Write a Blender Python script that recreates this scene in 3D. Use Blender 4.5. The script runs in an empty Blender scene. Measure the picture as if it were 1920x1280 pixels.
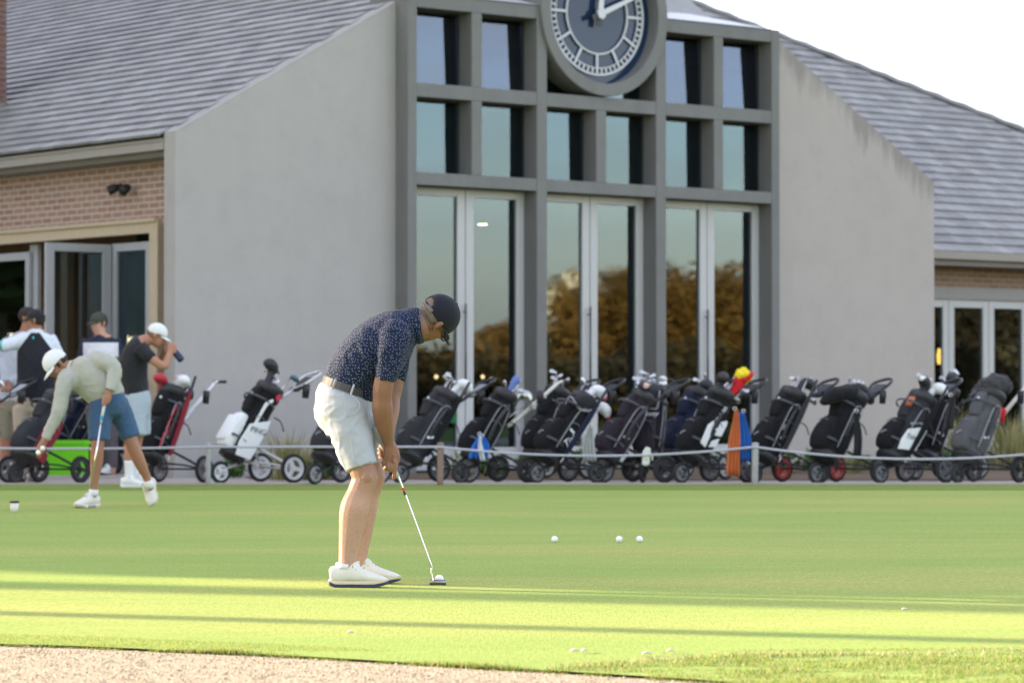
import bpy, bmesh, math, random
import numpy as np
from mathutils import Vector, Matrix, noise as mnoise
from math import sin, cos, pi, radians, sqrt, atan2
random.seed(7); RNG = np.random.default_rng(7)
SC = bpy.context.scene
COL = SC.collection
V = Vector

# ---------------------------------------------------------------- camera maths
FPX, HZ, CH = 5790.0, 745.0, 0.926
PITCH = math.atan((HZ - 640) / FPX)
CAM = V((0, 0, CH))
def ray(px, py):
    xc, yc = (px - 960) / FPX, (640 - py) / FPX
    return V((xc, cos(PITCH) - sin(PITCH) * yc, sin(PITCH) + cos(PITCH) * yc))
def at(px, py, Y):
    d = ray(px, py); return CAM + d * (Y / d.y)
def gnd(px, py, z=0.0):
    d = ray(px, py); return CAM + d * ((z - CH) / d.z)

# ---------------------------------------------------------------- object helpers
def tag(o, label=None, cat=None, group=None, kind=None):
    if label: o['label'] = label
    if cat: o['category'] = cat
    if group: o['group'] = group
    if kind: o['kind'] = kind
    return o
def empty(name, loc=(0, 0, 0), rz=0.0, label=None, cat=None, group=None):
    o = bpy.data.objects.new(name, None); COL.objects.link(o)
    o.location = loc; o.rotation_euler = (0, 0, rz)
    return tag(o, label, cat, group)
def link(name, me, mat=None, parent=None, smooth=False):
    o = bpy.data.objects.new(name, me); COL.objects.link(o)
    if mat is not None:
        me.materials.clear()
        for m in (mat if isinstance(mat, (list, tuple)) else [mat]): me.materials.append(m)
    if parent is not None: o.parent = parent
    if smooth and len(me.polygons):
        me.polygons.foreach_set('use_smooth', [True] * len(me.polygons))
    return o

class MB:
    """collects shapes, builds one mesh object"""
    def __init__(s): s.v = []; s.f = []; s.m = []
    def add(s, vs, fs, mi=0):
        n = len(s.v); s.v += [tuple(p) for p in vs]
        s.f += [tuple(i + n for i in f) for f in fs]; s.m += [mi] * len(fs)
        return s
    def box(s, lo, hi, M=None, mi=0):
        (a, b, c), (d, e, f) = lo, hi
        vs = [V(p) for p in ((a,b,c),(d,b,c),(d,e,c),(a,e,c),(a,b,f),(d,b,f),(d,e,f),(a,e,f))]
        if M is not None: vs = [M @ p for p in vs]
        return s.add(vs, [(0,3,2,1),(4,5,6,7),(0,1,5,4),(1,2,6,5),(2,3,7,6),(3,0,4,7)], mi)
    def prism(s, poly, M, d0, d1, mi=0):
        """poly 2-D (x,z) outline extruded along local y from d0 to d1, placed by M"""
        n = len(poly)
        vs = [M @ V((x, d0, z)) for x, z in poly] + [M @ V((x, d1, z)) for x, z in poly]
        fs = [tuple(range(n)), tuple(range(2 * n - 1, n - 1, -1))]
        fs += [(i, i + n, (i + 1) % n + n, (i + 1) % n) for i in range(n)]
        return s.add(vs, fs, mi)
    def tube(s, pts, rad, n=10, sub=1, side=None, caps=True, round_=0, mi=0, p=2.0):
        """swept tube; rad: number, list of numbers or list of (a,b); side: fixed width direction; round_: rounded ends"""
        pts = [V(q) for q in pts]
        if not isinstance(rad, (list, tuple)): rad = [rad] * len(pts)
        rad = [r if isinstance(r, (list, tuple)) else (r, r) for r in rad]
        if sub > 1 and len(pts) > 1:
            P, R = [], []
            for i in range(len(pts) - 1):
                p0, p1, p2, p3 = pts[max(i-1,0)], pts[i], pts[i+1], pts[min(i+2,len(pts)-1)]
                r0, r1, r2, r3 = rad[max(i-1,0)], rad[i], rad[i+1], rad[min(i+2,len(pts)-1)]
                for k in range(sub):
                    t = k / sub
                    c = (-.5*t+t*t-.5*t**3, 1-2.5*t*t+1.5*t**3, .5*t+2*t*t-1.5*t**3, -.5*t*t+.5*t**3)
                    P.append(p0*c[0]+p1*c[1]+p2*c[2]+p3*c[3])
                    R.append(tuple(max(.0005, r0[j]*c[0]+r1[j]*c[1]+r2[j]*c[2]+r3[j]*c[3]) for j in (0,1)))
            P.append(pts[-1]); R.append(rad[-1]); pts, rad = P, R
        if round_:
            t0 = (pts[0]-pts[1]).normalized(); t1 = (pts[-1]-pts[-2]).normalized()
            a0, a1 = min(rad[0]), min(rad[-1])
            pre = [(pts[0]+t0*a0*sin(q)*round_, tuple(r*max(.08,cos(q)) for r in rad[0])) for q in (1.5, 1.1, .6)]
            post = [(pts[-1]+t1*a1*sin(q)*round_, tuple(r*max(.08,cos(q)) for r in rad[-1])) for q in (.6, 1.1, 1.5)]
            pts = [q[0] for q in pre]+pts+[q[0] for q in post]; rad = [q[1] for q in pre]+rad+[q[1] for q in post]
        L = len(pts); vs = []; prev = None
        for i in range(L):
            T = (pts[min(i+1,L-1)] - pts[max(i-1,0)])
            T = T.normalized() if T.length > 1e-9 else V((0,0,1))
            if side is not None:
                S = side[i*len(side)//L] if isinstance(side, list) else V(side)
                S = S - T*S.dot(T)
            elif prev is not None: S = prev - T*prev.dot(T)
            else: S = T.orthogonal()
            if S.length < 1e-6: S = T.orthogonal()
            S.normalize(); prev = S; N = T.cross(S)
            a, b = rad[i]
            for k in range(n):
                q = 2*pi*k/n; cx, cy = cos(q), sin(q)
                if p != 2.0:
                    cx = math.copysign(abs(cx)**(2/p), cx); cy = math.copysign(abs(cy)**(2/p), cy)
                vs.append(pts[i]+S*(a*cx)+N*(b*cy))
        fs = [(i*n+k, i*n+(k+1)%n, (i+1)*n+(k+1)%n, (i+1)*n+k) for i in range(L-1) for k in range(n)]
        if caps: fs += [tuple(range(n-1,-1,-1)), tuple(range((L-1)*n, L*n))]
        return s.add(vs, fs, mi)
    def ell(s, c, r, M=None, n=14, mi=0):
        """ellipsoid"""
        c = V(c); r = r if isinstance(r, (list, tuple)) else (r, r, r); h = max(6, n*2//3)
        vs = [V((0,0,-r[2]))]
        for i in range(1, h):
            a = -pi/2+pi*i/h
            vs += [V((r[0]*cos(a)*cos(2*pi*k/n), r[1]*cos(a)*sin(2*pi*k/n), r[2]*sin(a))) for k in range(n)]
        vs.append(V((0,0,r[2])))
        if M is not None: vs = [M @ q for q in vs]
        vs = [c+q for q in vs]; e = len(vs)-1
        fs = [(0, 1+(k+1)%n, 1+k) for k in range(n)]
        fs += [(1+i*n+k, 1+i*n+(k+1)%n, 1+(i+1)*n+(k+1)%n, 1+(i+1)*n+k) for i in range(h-2) for k in range(n)]
        fs += [(e, 1+(h-2)*n+k, 1+(h-2)*n+(k+1)%n) for k in range(n)]
        return s.add(vs, fs, mi)
    def torus(s, c, axis, R, r, n=28, m=8, mi=0):
        c = V(c); A = V(axis).normalized(); X = A.orthogonal().normalized(); Y = A.cross(X); vs = []
        for i in range(n):
            q = 2*pi*i/n; D = X*cos(q)+Y*sin(q)
            vs += [c+D*(R+r*cos(2*pi*k/m))+A*(r*sin(2*pi*k/m)) for k in range(m)]
        fs = [(i*m+k, ((i+1)%n)*m+k, ((i+1)%n)*m+(k+1)%m, i*m+(k+1)%m) for i in range(n) for k in range(m)]
        return s.add(vs, fs, mi)
    def ring(s, c, axis, r0, r1, d0, d1, n=48, mi=0):
        """flat-section ring (r0 inner, r1 outer) between d0 and d1 along axis"""
        c = V(c); A = V(axis).normalized(); X = A.orthogonal().normalized(); Y = A.cross(X); vs = []
        for i in range(n):
            q = 2*pi*i/n; D = X*cos(q)+Y*sin(q)
            vs += [c+D*r0+A*d0, c+D*r1+A*d0, c+D*r1+A*d1, c+D*r0+A*d1]
        fs = [(i*4+k, ((i+1)%n)*4+k, ((i+1)%n)*4+(k+1)%4, i*4+(k+1)%4) for i in range(n) for k in range(4)]
        return s.add(vs, fs, mi)
    def mesh(s, name='m'):
        me = bpy.data.meshes.new(name); me.from_pydata(s.v, [], s.f)
        if any(s.m): me.polygons.foreach_set('material_index', s.m)
        bm = bmesh.new(); bm.from_mesh(me); bmesh.ops.recalc_face_normals(bm, faces=bm.faces); bm.to_mesh(me); bm.free()
        me.update(); return me
    def build(s, name, mat, parent=None, smooth=False, bevel=0):
        o = link(name, s.mesh(name), mat, parent, smooth)
        if bevel:
            b = o.modifiers.new('bevel', 'BEVEL'); b.width = bevel; b.segments = 2; b.limit_method = 'ANGLE'
        return o
    def grow(s, name, mat, parent=None, vox=.01, smooth=4, fold=None):
        """fuse all shapes into one continuous skin"""
        me = s.mesh(name)
        o = bpy.data.objects.new(name, me); COL.objects.link(o)
        r = o.modifiers.new('r', 'REMESH'); r.mode = 'VOXEL'; r.voxel_size = vox
        sm = o.modifiers.new('s', 'SMOOTH'); sm.factor = .5; sm.iterations = smooth
        dg = bpy.context.evaluated_depsgraph_get()
        m2 = bpy.data.meshes.new_from_object(o.evaluated_get(dg), preserve_all_data_layers=False, depsgraph=dg)
        bpy.data.objects.remove(o); bpy.data.meshes.remove(me)
        m2.name = name
        if fold:
            nrm = [v.normal.copy() for v in m2.vertices]
            for v, nn in zip(m2.vertices, nrm): v.co += nn * fold(v.co, nn)
        m2.update()
        return link(name, m2, mat, parent, True)

def copy_tree(o, parent=None):
    c = o.copy(); COL.objects.link(c)
    if parent is not None: c.parent = parent
    for ch in list(o.children): copy_tree(ch, c)
    return c

# ---------------------------------------------------------------- materials
MATS = {}
class NT:
    def __init__(s, name):
        m = bpy.data.materials.new(name); m.use_nodes = True; s.m = m; s.t = m.node_tree
        s.b = s.t.nodes['Principled BSDF']; s.out = s.t.nodes['Material Output']
        s.b.inputs['Specular IOR Level'].default_value = .35
    def n(s, typ, **kw):
        x = s.t.nodes.new(typ)
        for k, v in kw.items():
            if k in x.inputs.keys() if isinstance(k, str) else False:
                i = x.inputs[k]
                if hasattr(v, 'is_linked') or isinstance(v, bpy.types.NodeSocket): s.t.links.new(v, i)
                else: i.default_value = v
            else: setattr(x, k, v)
        return x
    def l(s, a, b): s.t.links.new(a, b)
    def co(s, which='Object'): return s.n('ShaderNodeTexCoord').outputs[which]
    def mp(s, vec, scale=(1,1,1), loc=(0,0,0), rot=(0,0,0)):
        x = s.n('ShaderNodeMapping'); s.l(vec, x.inputs['Vector'])
        x.inputs['Scale'].default_value = scale; x.inputs['Location'].default_value = loc; x.inputs['Rotation'].default_value = rot
        return x.outputs[0]
    def noise(s, vec, scale=5, detail=4, rough=.55, out='Fac'):
        x = s.n('ShaderNodeTexNoise'); s.l(vec, x.inputs['Vector']); x.inputs['Scale'].default_value = scale
        x.inputs['Detail'].default_value = detail; x.inputs['Roughness'].default_value = rough
        return x.outputs[out]
    def ramp(s, fac, stops):
        x = s.n('ShaderNodeValToRGB'); s.l(fac, x.inputs[0]); e = x.color_ramp.elements
        while len(e) < len(stops): e.new(.5)
        for q, (p, c) in zip(e, stops):
            q.position = p; q.color = (c, c, c, 1) if isinstance(c, (int, float)) else tuple(c)+(1,)
        return x.outputs[0]
    def math(s, op, a, b=0.0, c=None):
        x = s.n('ShaderNodeMath', operation=op)
        for i, q in enumerate((a, b) if c is None else (a, b, c)):
            if isinstance(q, (int, float)): x.inputs[i].default_value = q
            else: s.l(q, x.inputs[i])
        return x.outputs[0]
    def mix(s, fac, a, b, blend='MIX'):
        x = s.n('ShaderNodeMix', data_type='RGBA', blend_type=blend)
        for i, q in ((0, fac), (6, a), (7, b)):
            if isinstance(q, bpy.types.NodeSocket): s.l(q, x.inputs[i])
            elif isinstance(q, (int, float)): x.inputs[i].default_value = q if i == 0 else (q, q, q, 1)
            else: x.inputs[i].default_value = tuple(q) + (1,)
        return x.outputs[2]
    def bump(s, h, strength=.3, dist=.01):
        x = s.n('ShaderNodeBump'); s.l(h, x.inputs['Height'])
        x.inputs['Strength'].default_value = strength; x.inputs['Distance'].default_value = dist
        s.l(x.outputs[0], s.b.inputs['Normal'])
    def base(s, c):
        i = s.b.inputs['Base Color']
        if isinstance(c, bpy.types.NodeSocket): s.l(c, i)
        else: i.default_value = tuple(c) + (1,)
    def rough(s, r):
        i = s.b.inputs['Roughness']
        if isinstance(r, bpy.types.NodeSocket): s.l(r, i)
        else: i.default_value = r

def mat(name, col, rough=.6, metal=0.0, var=.25, scale=8.0, bump=0.0, bscale=60.0, sheen=0.0, coat=0.0, spec=None):
    """painted / cloth / metal surface with uneven tone and fine relief"""
    if name in MATS: return MATS[name]
    t = NT(name); c = t.co()
    nz = t.noise(c, scale, 5)
    a = tuple(x*(1-var) for x in col); b = tuple(min(1, x*(1+var)) for x in col)
    t.base(t.mix(nz, a, b)); t.rough(rough); t.b.inputs['Metallic'].default_value = metal
    if spec is not None: t.b.inputs['Specular IOR Level'].default_value = spec
    if sheen: t.b.inputs['Sheen Weight'].default_value = sheen; t.b.inputs['Sheen Roughness'].default_value = .5
    if coat: t.b.inputs['Coat Weight'].default_value = coat
    if bump: t.bump(t.noise(c, bscale, 3), bump, .004)
    MATS[name] = t.m; return t.m

# ---------------------------------------------------------------- camera
cd = bpy.data.cameras.new('camera'); cam = bpy.data.objects.new('camera', cd); COL.objects.link(cam)
cam.location = CAM; cam.rotation_euler = (pi/2+PITCH, 0, 0)
cd.sensor_width = 36; cd.lens = FPX/1920*36; cd.clip_end = 3000; cd.clip_start = .5
cd.dof.use_dof = True; cd.dof.focus_distance = 15.1; cd.dof.aperture_fstop = 4.6
SC.camera = cam

# ---------------------------------------------------------------- light
SUN_AZ = V((-.934, .357, 0)).normalized(); SUN_EL = radians(10.5)
w = bpy.data.worlds.new('World'); SC.world = w; w.use_nodes = True
wt = w.node_tree; bg = wt.nodes['Background']
sky = wt.nodes.new('ShaderNodeTexSky'); sky.sky_type = 'NISHITA'; sky.sun_disc = False
sky.sun_elevation = SUN_EL; sky.sun_rotation = atan2(SUN_AZ.x, SUN_AZ.y); sky.air_density = 1.0; sky.dust_density = 1.2; sky.ozone_density = 1.0
tc = wt.nodes.new('ShaderNodeTexCoord')
mpn = wt.nodes.new('ShaderNodeMapping'); mpn.inputs['Scale'].default_value = (1.0, 1.0, 8.0)
nzn = wt.nodes.new('ShaderNodeTexNoise'); nzn.inputs['Scale'].default_value = 2.6; nzn.inputs['Detail'].default_value = 7; nzn.inputs['Roughness'].default_value = .6
rmp = wt.nodes.new('ShaderNodeValToRGB'); rmp.color_ramp.elements[0].position = .36; rmp.color_ramp.elements[1].position = .74
hsv = wt.nodes.new('ShaderNodeHueSaturation'); hsv.inputs['Saturation'].default_value = .82
mx = wt.nodes.new('ShaderNodeMix'); mx.data_type = 'RGBA'
mx.inputs[7].default_value = (3.6, 3.35, 3.2, 1)
mulc = wt.nodes.new('ShaderNodeMath'); mulc.operation = 'MULTIPLY'; mulc.inputs[1].default_value = .72
L = wt.links.new
L(tc.outputs['Generated'], mpn.inputs[0]); L(mpn.outputs[0], nzn.inputs['Vector']); L(nzn.outputs['Fac'], rmp.inputs[0])
tn = wt.nodes.new('ShaderNodeMix'); tn.data_type = 'RGBA'; tn.blend_type = 'MULTIPLY'; tn.inputs[0].default_value = 1; tn.inputs[7].default_value = (1.04, .96, 1.05, 1)
L(sky.outputs[0], hsv.inputs['Color']); L(hsv.outputs[0], tn.inputs[6]); L(tn.outputs[2], mx.inputs[6]); L(rmp.outputs[0], mulc.inputs[0]); L(mulc.outputs[0], mx.inputs[0])
L(mx.outputs[2], bg.inputs['Color']); bg.inputs['Strength'].default_value = .15
sl = bpy.data.lights.new('sun', 'SUN'); sl.energy = 4.0; sl.angle = radians(.5); sl.color = (1, .80, .54)
so = bpy.data.objects.new('sun', sl); COL.objects.link(so)
sd = SUN_AZ*cos(SUN_EL)+V((0, 0, sin(SUN_EL)))
so.rotation_euler = sd.to_track_quat('Z', 'Y').to_euler(); so.location = (0, 0, 40)
SC.view_settings.view_transform = 'Standard'; SC.view_settings.look = 'None'; SC.view_settings.gamma = 1
SC.view_settings.exposure = 2.18; SC.view_settings.use_curve_mapping = False
SC.render.engine = 'CYCLES'
SC.cycles.use_denoising = True; SC.cycles.max_bounces = 6; SC.cycles.diffuse_bounces = 3; SC.cycles.glossy_bounces = 4
SC.cycles.transparent_max_bounces = 8; SC.cycles.caustics_reflective = False; SC.cycles.caustics_refractive = False
SC.cycles.sample_clamp_indirect = 6.0
# ================================================================= GROUND
def grass_mat(name, dark, light, dry, fine=75):
    t = NT(name); c = t.co()
    big = t.noise(t.mp(c, (.16, .5, 1)), 1.0, 4); mid = t.noise(t.mp(c, (.8, 2.2, 1)), 1.0, 5, .62)
    fin = t.noise(t.mp(c, (1, .10, 1)), fine, 4, .8); med = t.noise(t.mp(c, (1, .22, 1)), 22, 4, .65)
    col = t.mix(mid, dark, light)
    col = t.mix(t.ramp(big, [(.44, 0.0), (.68, .75)]), col, dry)
    col = t.mix(t.math('MULTIPLY', t.ramp(fin, [(.34, 0.0), (.66, 1.0)]), .55), col, tuple(x*.45 for x in dark))
    col = t.mix(t.math('MULTIPLY', t.ramp(med, [(.35, 0.0), (.65, 1.0)]), .42), col, tuple(x*.62 for x in light))
    t.base(col); t.rough(.9); t.b.inputs['Specular IOR Level'].default_value = .08
    t.b.inputs['Sheen Weight'].default_value = .12; t.b.inputs['Sheen Roughness'].default_value = .4; t.b.inputs['Sheen Tint'].default_value = (.8, .95, .35, 1)
    h = t.math('ADD', fin, t.math('MULTIPLY', mid, 1.5)); t.bump(h, .4, .010)
    return t.m
M_GREEN = grass_mat('mown_green', (.168, .288, .056), (.325, .418, .102), (.460, .410, .135))
M_FRINGE = grass_mat('fringe_grass', (.105, .185, .030), (.15, .235, .042), (.2, .23, .05), 60)
M_LAWN = grass_mat('rough_lawn', (.060, .130, .020), (.100, .180, .035), (.17, .18, .06), 60)

def sheet(name, poly, z, m, div=0):
    bm = bmesh.new(); f = bm.faces.new([bm.verts.new((x, y, z)) for x, y in poly])
    if f.normal.z < 0: f.normal_flip()
    bm.normal_update()
    if f.normal.z < 0: bmesh.ops.reverse_faces(bm, faces=bm.faces)
    bmesh.ops.triangulate(bm, faces=bm.faces)
    me = bpy.data.meshes.new(name); bm.to_mesh(me); bm.free()
    o = link(name, me, m); o['kind'] = 'structure'; return o
sheet('ground', [(-900, -900), (900, -900), (900, 900), (-900, 900)], -.06, M_LAWN)
EDGE = [gnd(x, y) for x, y in ((-900, 1150), (-100, 1201), (0, 1206), (150, 1210), (300, 1217), (450, 1223), (600, 1231), (750, 1240), (900, 1249), (1050, 1257), (1200, 1266), (1350, 1276), (1480, 1290), (1750, 1330), (2300, 1420))]
EDGE = [(p.x, p.y) for p in EDGE]
BACK = 32.9
sheet('putting_green', [(-30, EDGE[0][1])]+EDGE+[(30, EDGE[-1][1]), (30, 31.0), (-30, 31.0)], 0, M_GREEN)
sheet('green_fringe', [(-30, 31.0), (30, 31.0), (30, BACK), (-30, BACK)], .004, M_FRINGE)
# foreground gravel
tg = NT('gravel'); c = tg.co()
v1 = tg.n('ShaderNodeTexVoronoi'); tg.l(c, v1.inputs['Vector']); v1.inputs['Scale'].default_value = 85
col = tg.mix(v1.outputs['Color'], (.34, .285, .19), (.50, .43, .31))
col = tg.mix(tg.noise(c, 3, 4), col, (.50, .40, .28)); tg.base(col); tg.rough(.85)
tg.bump(tg.math('SUBTRACT', 1.0, v1.outputs['Distance']), .8, .01)
sheet('gravel_path', [(-30, 2), (30, 2), (30, 12.6), (-30, 12.6)], -.010, tg.m)
# pavement behind the green, then planting bed soil
tp = NT('pavement'); c = tp.co()
tp.base(tp.mix(tp.noise(c, 14, 6, .7), (.34, .30, .27), (.46, .42, .38))); tp.rough(.8); tp.bump(tp.noise(c, 120, 3), .3, .004)
sheet('pavement', [(-40, BACK), (30, BACK), (30, 35.0), (3.5, 36.2), (-4.2, 36.3), (-40, 60)], -.012, tp.m)
ts = NT('garden_soil'); c = ts.co()
ts.base(ts.mix(ts.noise(c, 9, 6, .7), (.09, .06, .04), (.20, .15, .10))); ts.rough(.95); ts.bump(ts.noise(c, 50, 4), .7, .03)
sheet('garden_bed', [(-3.0, 35.4), (3.4, 34.9), (30, 34.4), (30, 62), (-6, 60)], -.004, ts.m)
bm_ = MB(); bm_.box((-40, BACK-.05, -.03), (30, BACK+.09, .018)); k_ = bm_.build('pavement_kerb', tp.m); k_['kind'] = 'structure'

# grass blades in the near strip, mown short on the green, shaggy along its edge and on the right-hand bank
def blades(name, pts, h, wd, m, lean=.5):
    n = len(pts); a = RNG.uniform(0, 2*pi, n); hh = np.broadcast_to(h, n)*RNG.uniform(.55, 1.25, n); ww = wd*RNG.uniform(.7, 1.3, n)
    d = np.stack([np.cos(a), np.sin(a)], 1); t = np.stack([-d[:, 1], d[:, 0]], 1)
    ln = (hh*lean*RNG.uniform(.1, 1.4, n))[:, None]
    p = np.asarray(pts); vs = np.zeros((n, 3, 3))
    vs[:, 0, :2] = p[:, :2]-t*ww[:, None]; vs[:, 1, :2] = p[:, :2]+t*ww[:, None]; vs[:, 2, :2] = p[:, :2]+d*ln
    vs[:, :2, 2] = p[:, 2:3]; vs[:, 2, 2] = p[:, 2]+hh
    me = bpy.data.meshes.new(name); me.from_pydata(vs.reshape(-1, 3).tolist(), [], np.arange(n*3).reshape(-1, 3).tolist()); me.update()
    return link(name, me, m)
def blade_mat(name, a, b, c3, tr=.35, up=False):
    t = NT(name); oi = t.n('ShaderNodeNewGeometry'); r = oi.outputs['Random Per Island']
    nu = t.n('ShaderNodeCombineXYZ'); nu.inputs[2].default_value = 1.0
    if up: t.l(nu.outputs[0], t.b.inputs['Normal'])
    col = t.ramp(r, [(0, a), (.55, b), (.9, c3)]); t.base(col); t.rough(.55)
    t.b.inputs['Specular IOR Level'].default_value = .25
    tl = t.n('ShaderNodeBsdfTranslucent'); t.l(col, tl.inputs[0]); ms = t.n('ShaderNodeMixShader'); ms.inputs[0].default_value = tr
    t.l(t.b.outputs[0], ms.inputs[1]); t.l(tl.outputs[0], ms.inputs[2]); t.l(ms.outputs[0], t.out.inputs[0]); return t.m
def edge_y(x):
    return np.interp(x, [e[0] for e in EDGE], [e[1] for e in EDGE])
RIDGE = [gnd(x, y) for x, y in ((900, 1275), (1050, 1252), (1200, 1238), (1400, 1229), (1650, 1226), (1920, 1223), (2100, 1222))]
def ridge_y(x): return np.interp(x, [p.x for p in RIDGE], [p.y for p in RIDGE], left=0, right=RIDGE[-1].y)
def scat(n, y0, y1):
    y = RNG.uniform(y0, y1, n); x = RNG.uniform(-1, 1, n)*y*.172
    return x, y
x, y = scat(190000, 11.3, 17.5); ok = (y > edge_y(x)+.01) & (y > ridge_y(x)) & ((y < edge_y(x)+.45) | (y < ridge_y(x)+.25)) & (RNG.uniform(0, 1, len(x)) < np.clip((15.6-y)/2.6, 0, 1))
M_BL = blade_mat('short_blades', (.19, .26, .045), (.27, .33, .065), (.38, .34, .11), .45)
M_BR = blade_mat('rough_blades', (.18, .27, .05), (.27, .34, .07), (.46, .40, .20), .45)
o = blades('mown_grass', np.stack([x[ok], y[ok], np.full(ok.sum(), 0.0)], 1), .0055, .0016, M_BL); tag(o, 'short mown grass of the putting green', 'grass', kind='stuff')
x, y = scat(60000, 9.6, 12.7); r_ = ridge_y(x); ok = (y > edge_y(x)-.01) & (y < r_+.03)
z = .05*np.sin(np.clip((r_-y)/.5, 0, 1)*pi/2)*0
pts = np.stack([x[ok], y[ok], z[ok]], 1)
x2 = RNG.uniform(-2.3, 1.6, 9000); y2 = edge_y(x2)+np.abs(RNG.normal(0, .035, 9000))-.012
pts = np.concatenate([pts, np.stack([x2, y2, np.full(9000, -.01)], 1)])
nv = np.array([mnoise.noise(V((q[0]*2.2, q[1]*5.0, 3.3)))+.6*mnoise.noise(V((q[0]*7, q[1]*14, 1.1))) for q in pts])
keep = nv > -.30; pts = pts[keep]; nv = nv[keep]
o = blades('edge_grass', pts, .016*np.clip(.75+1.1*nv, .35, 1.9), .0024, M_BR, .9); tag(o, 'longer shaggy grass along the near edge of the green', 'grass', kind='stuff')
x, y = scat(26000, 9.9, 12.9); dd = y-ridge_y(x)+.05*np.sin(x*6); ok = (y > edge_y(x)) & (np.abs(dd) < np.abs(RNG.normal(0, .10, len(x))))
o = blades('straw_thatch', np.stack([x[ok], y[ok], np.full(ok.sum(), .002)], 1), .012, .0030, blade_mat('straw', (.30, .24, .12), (.46, .39, .22), (.60, .54, .36), .3), 1.6); tag(o, 'dry straw coloured thatch along the ragged bank', 'grass', kind='stuff')
# loose stones on the gravel
n = 15000; y = RNG.uniform(9.4, 12.5, n); x = RNG.uniform(-1, 1, n)*y*.18; ok = y < edge_y(x)-.005; x, y = x[ok], y[ok]; n = len(x)
r = RNG.uniform(.0025, .006, n); oc = np.array([(1,0,0),(-1,0,0),(0,1,0),(0,-1,0),(0,0,.7),(0,0,-.7)])
vs = oc[None]*r[:, None, None]*RNG.uniform(.6, 1.3, (n, 6, 1)); ang = RNG.uniform(0, pi, n); ca, sa = np.cos(ang), np.sin(ang)
vx = vs[:, :, 0]*ca[:, None]-vs[:, :, 1]*sa[:, None]; vy = vs[:, :, 0]*sa[:, None]+vs[:, :, 1]*ca[:, None]
vs = np.stack([vx+x[:, None], vy+y[:, None], vs[:, :, 2]-.009+r[:, None]*.3], 2)
fo = np.array([(0,2,4),(2,1,4),(1,3,4),(3,0,4),(2,0,5),(1,2,5),(3,1,5),(0,3,5)])
me = bpy.data.meshes.new('loose_gravel'); me.from_pydata(vs.reshape(-1, 3).tolist(), [], (fo[None]+(np.arange(n)*6)[:, None, None]).reshape(-1, 3).tolist())
M_ST = blade_mat('stone_chips', (.28, .22, .145), (.44, .37, .26), (.56, .49, .37), 0.0)
tag(link('loose_gravel', me, M_ST), 'loose pale gravel chips on the path in front', 'gravel', kind='stuff')

# ================================================================= CLUBHOUSE
BA = radians(39.0); B0 = V(((328-960)/FPX*36, 36, 0))
BM = Matrix.Translation(B0) @ Matrix.Rotation(BA, 4, 'Z'); BI = BM.inverted()
def loc_ray(px, py):
    return BI @ CAM, BI.to_3x3() @ ray(px, py)
def on_v(px, py, v):
    p, d = loc_ray(px, py); q = p+d*((v-p.y)/d.y); return q
def on_u(px, py, u):
    p, d = loc_ray(px, py); q = p+d*((u-p.x)/d.x); return q
def PU(px, v): return on_v(px, HZ, v).x
def PZ(px, py, v): return on_v(px, py, v).z
def PV(px, u): return on_u(px, HZ, u).y
def PZu(px, py, u): return on_u(px, py, u).z
CLUB = empty('clubhouse', B0, BA, 'grey rendered clubhouse with a clock portal, tall glass doors and slate coloured tiled roofs', 'clubhouse')

def render_mat(name, a, b, stain=.5):
    t = NT(name); c = t.co()
    n1 = t.noise(c, .55, 5); n2 = t.noise(t.mp(c, (3.0, 3.0, .35)), 1.6, 5, .6); n3 = t.noise(c, 34, 4, .7)
    col = t.mix(n1, a, b); col = t.mix(t.ramp(n2, [(.5, 0.0), (.8, stain)]), col, tuple(x*.72 for x in a))
    n4 = t.noise(c, 2.6, 6, .7); col = t.mix(t.ramp(n4, [(.45, 0.0), (.75, .35)]), col, tuple(x*.80 for x in a))
    col = t.mix(t.math('MULTIPLY', n3, .22), col, tuple(x*.75 for x in a)); t.base(col); t.rough(.88)
    t.bump(t.noise(c, 240, 3, .7), .35, .006); t.b.inputs['Specular IOR Level'].default_value = .2
    return t
# the two raking walls carry dark run-off stains under their copings
def stained(name, dirsign):
    t = render_mat(name, *(((.372, .362, .348), (.415, .402, .385)) if dirsign > 0 else ((.40, .374, .342), (.445, .418, .382))), .12)
    c = t.co(); sx = t.n('ShaderNodeSeparateXYZ'); t.l(c, sx.inputs[0])
    if dirsign > 0: top = t.math('ADD', 4.04, t.math('MULTIPLY', sx.outputs[0], .553))
    else: top = t.math('ADD', 4.0, t.math('MULTIPLY', t.math('SUBTRACT', 12.82, sx.outputs[0]), .585))
    dep = t.math('SUBTRACT', top, sx.outputs[2])
    st = t.noise(t.mp(c, (2.6, 2.6, .3)), 1.7, 5, .7)
    lim = t.math('MULTIPLY', t.ramp(st, [(.30, 0.0), (.75, 1.0)]), .85 if dirsign < 0 else .16)
    k = t.math('MULTIPLY', t.math('SUBTRACT', lim, dep), 3.0); k = t.n('ShaderNodeClamp', Value=k).outputs[0]
    src = t.b.inputs['Base Color'].links[0].from_socket
    t.base(t.mix(t.math('MULTIPLY', k, .45), src, (.12, .115, .11))); return t.m
M_WL, M_WR = stained('render_left', 1), stained('render_right', -1)
M_PORT = render_mat('portal_concrete', (.166, .171, .166), (.222, .226, .219), .45).m
M_FRAME = mat('door_paint', (.46, .475, .47), .45, var=.06, scale=3)
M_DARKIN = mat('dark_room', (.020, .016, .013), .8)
M_ALU = mat('bronze_frame', (.03, .032, .035), .4)
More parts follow.
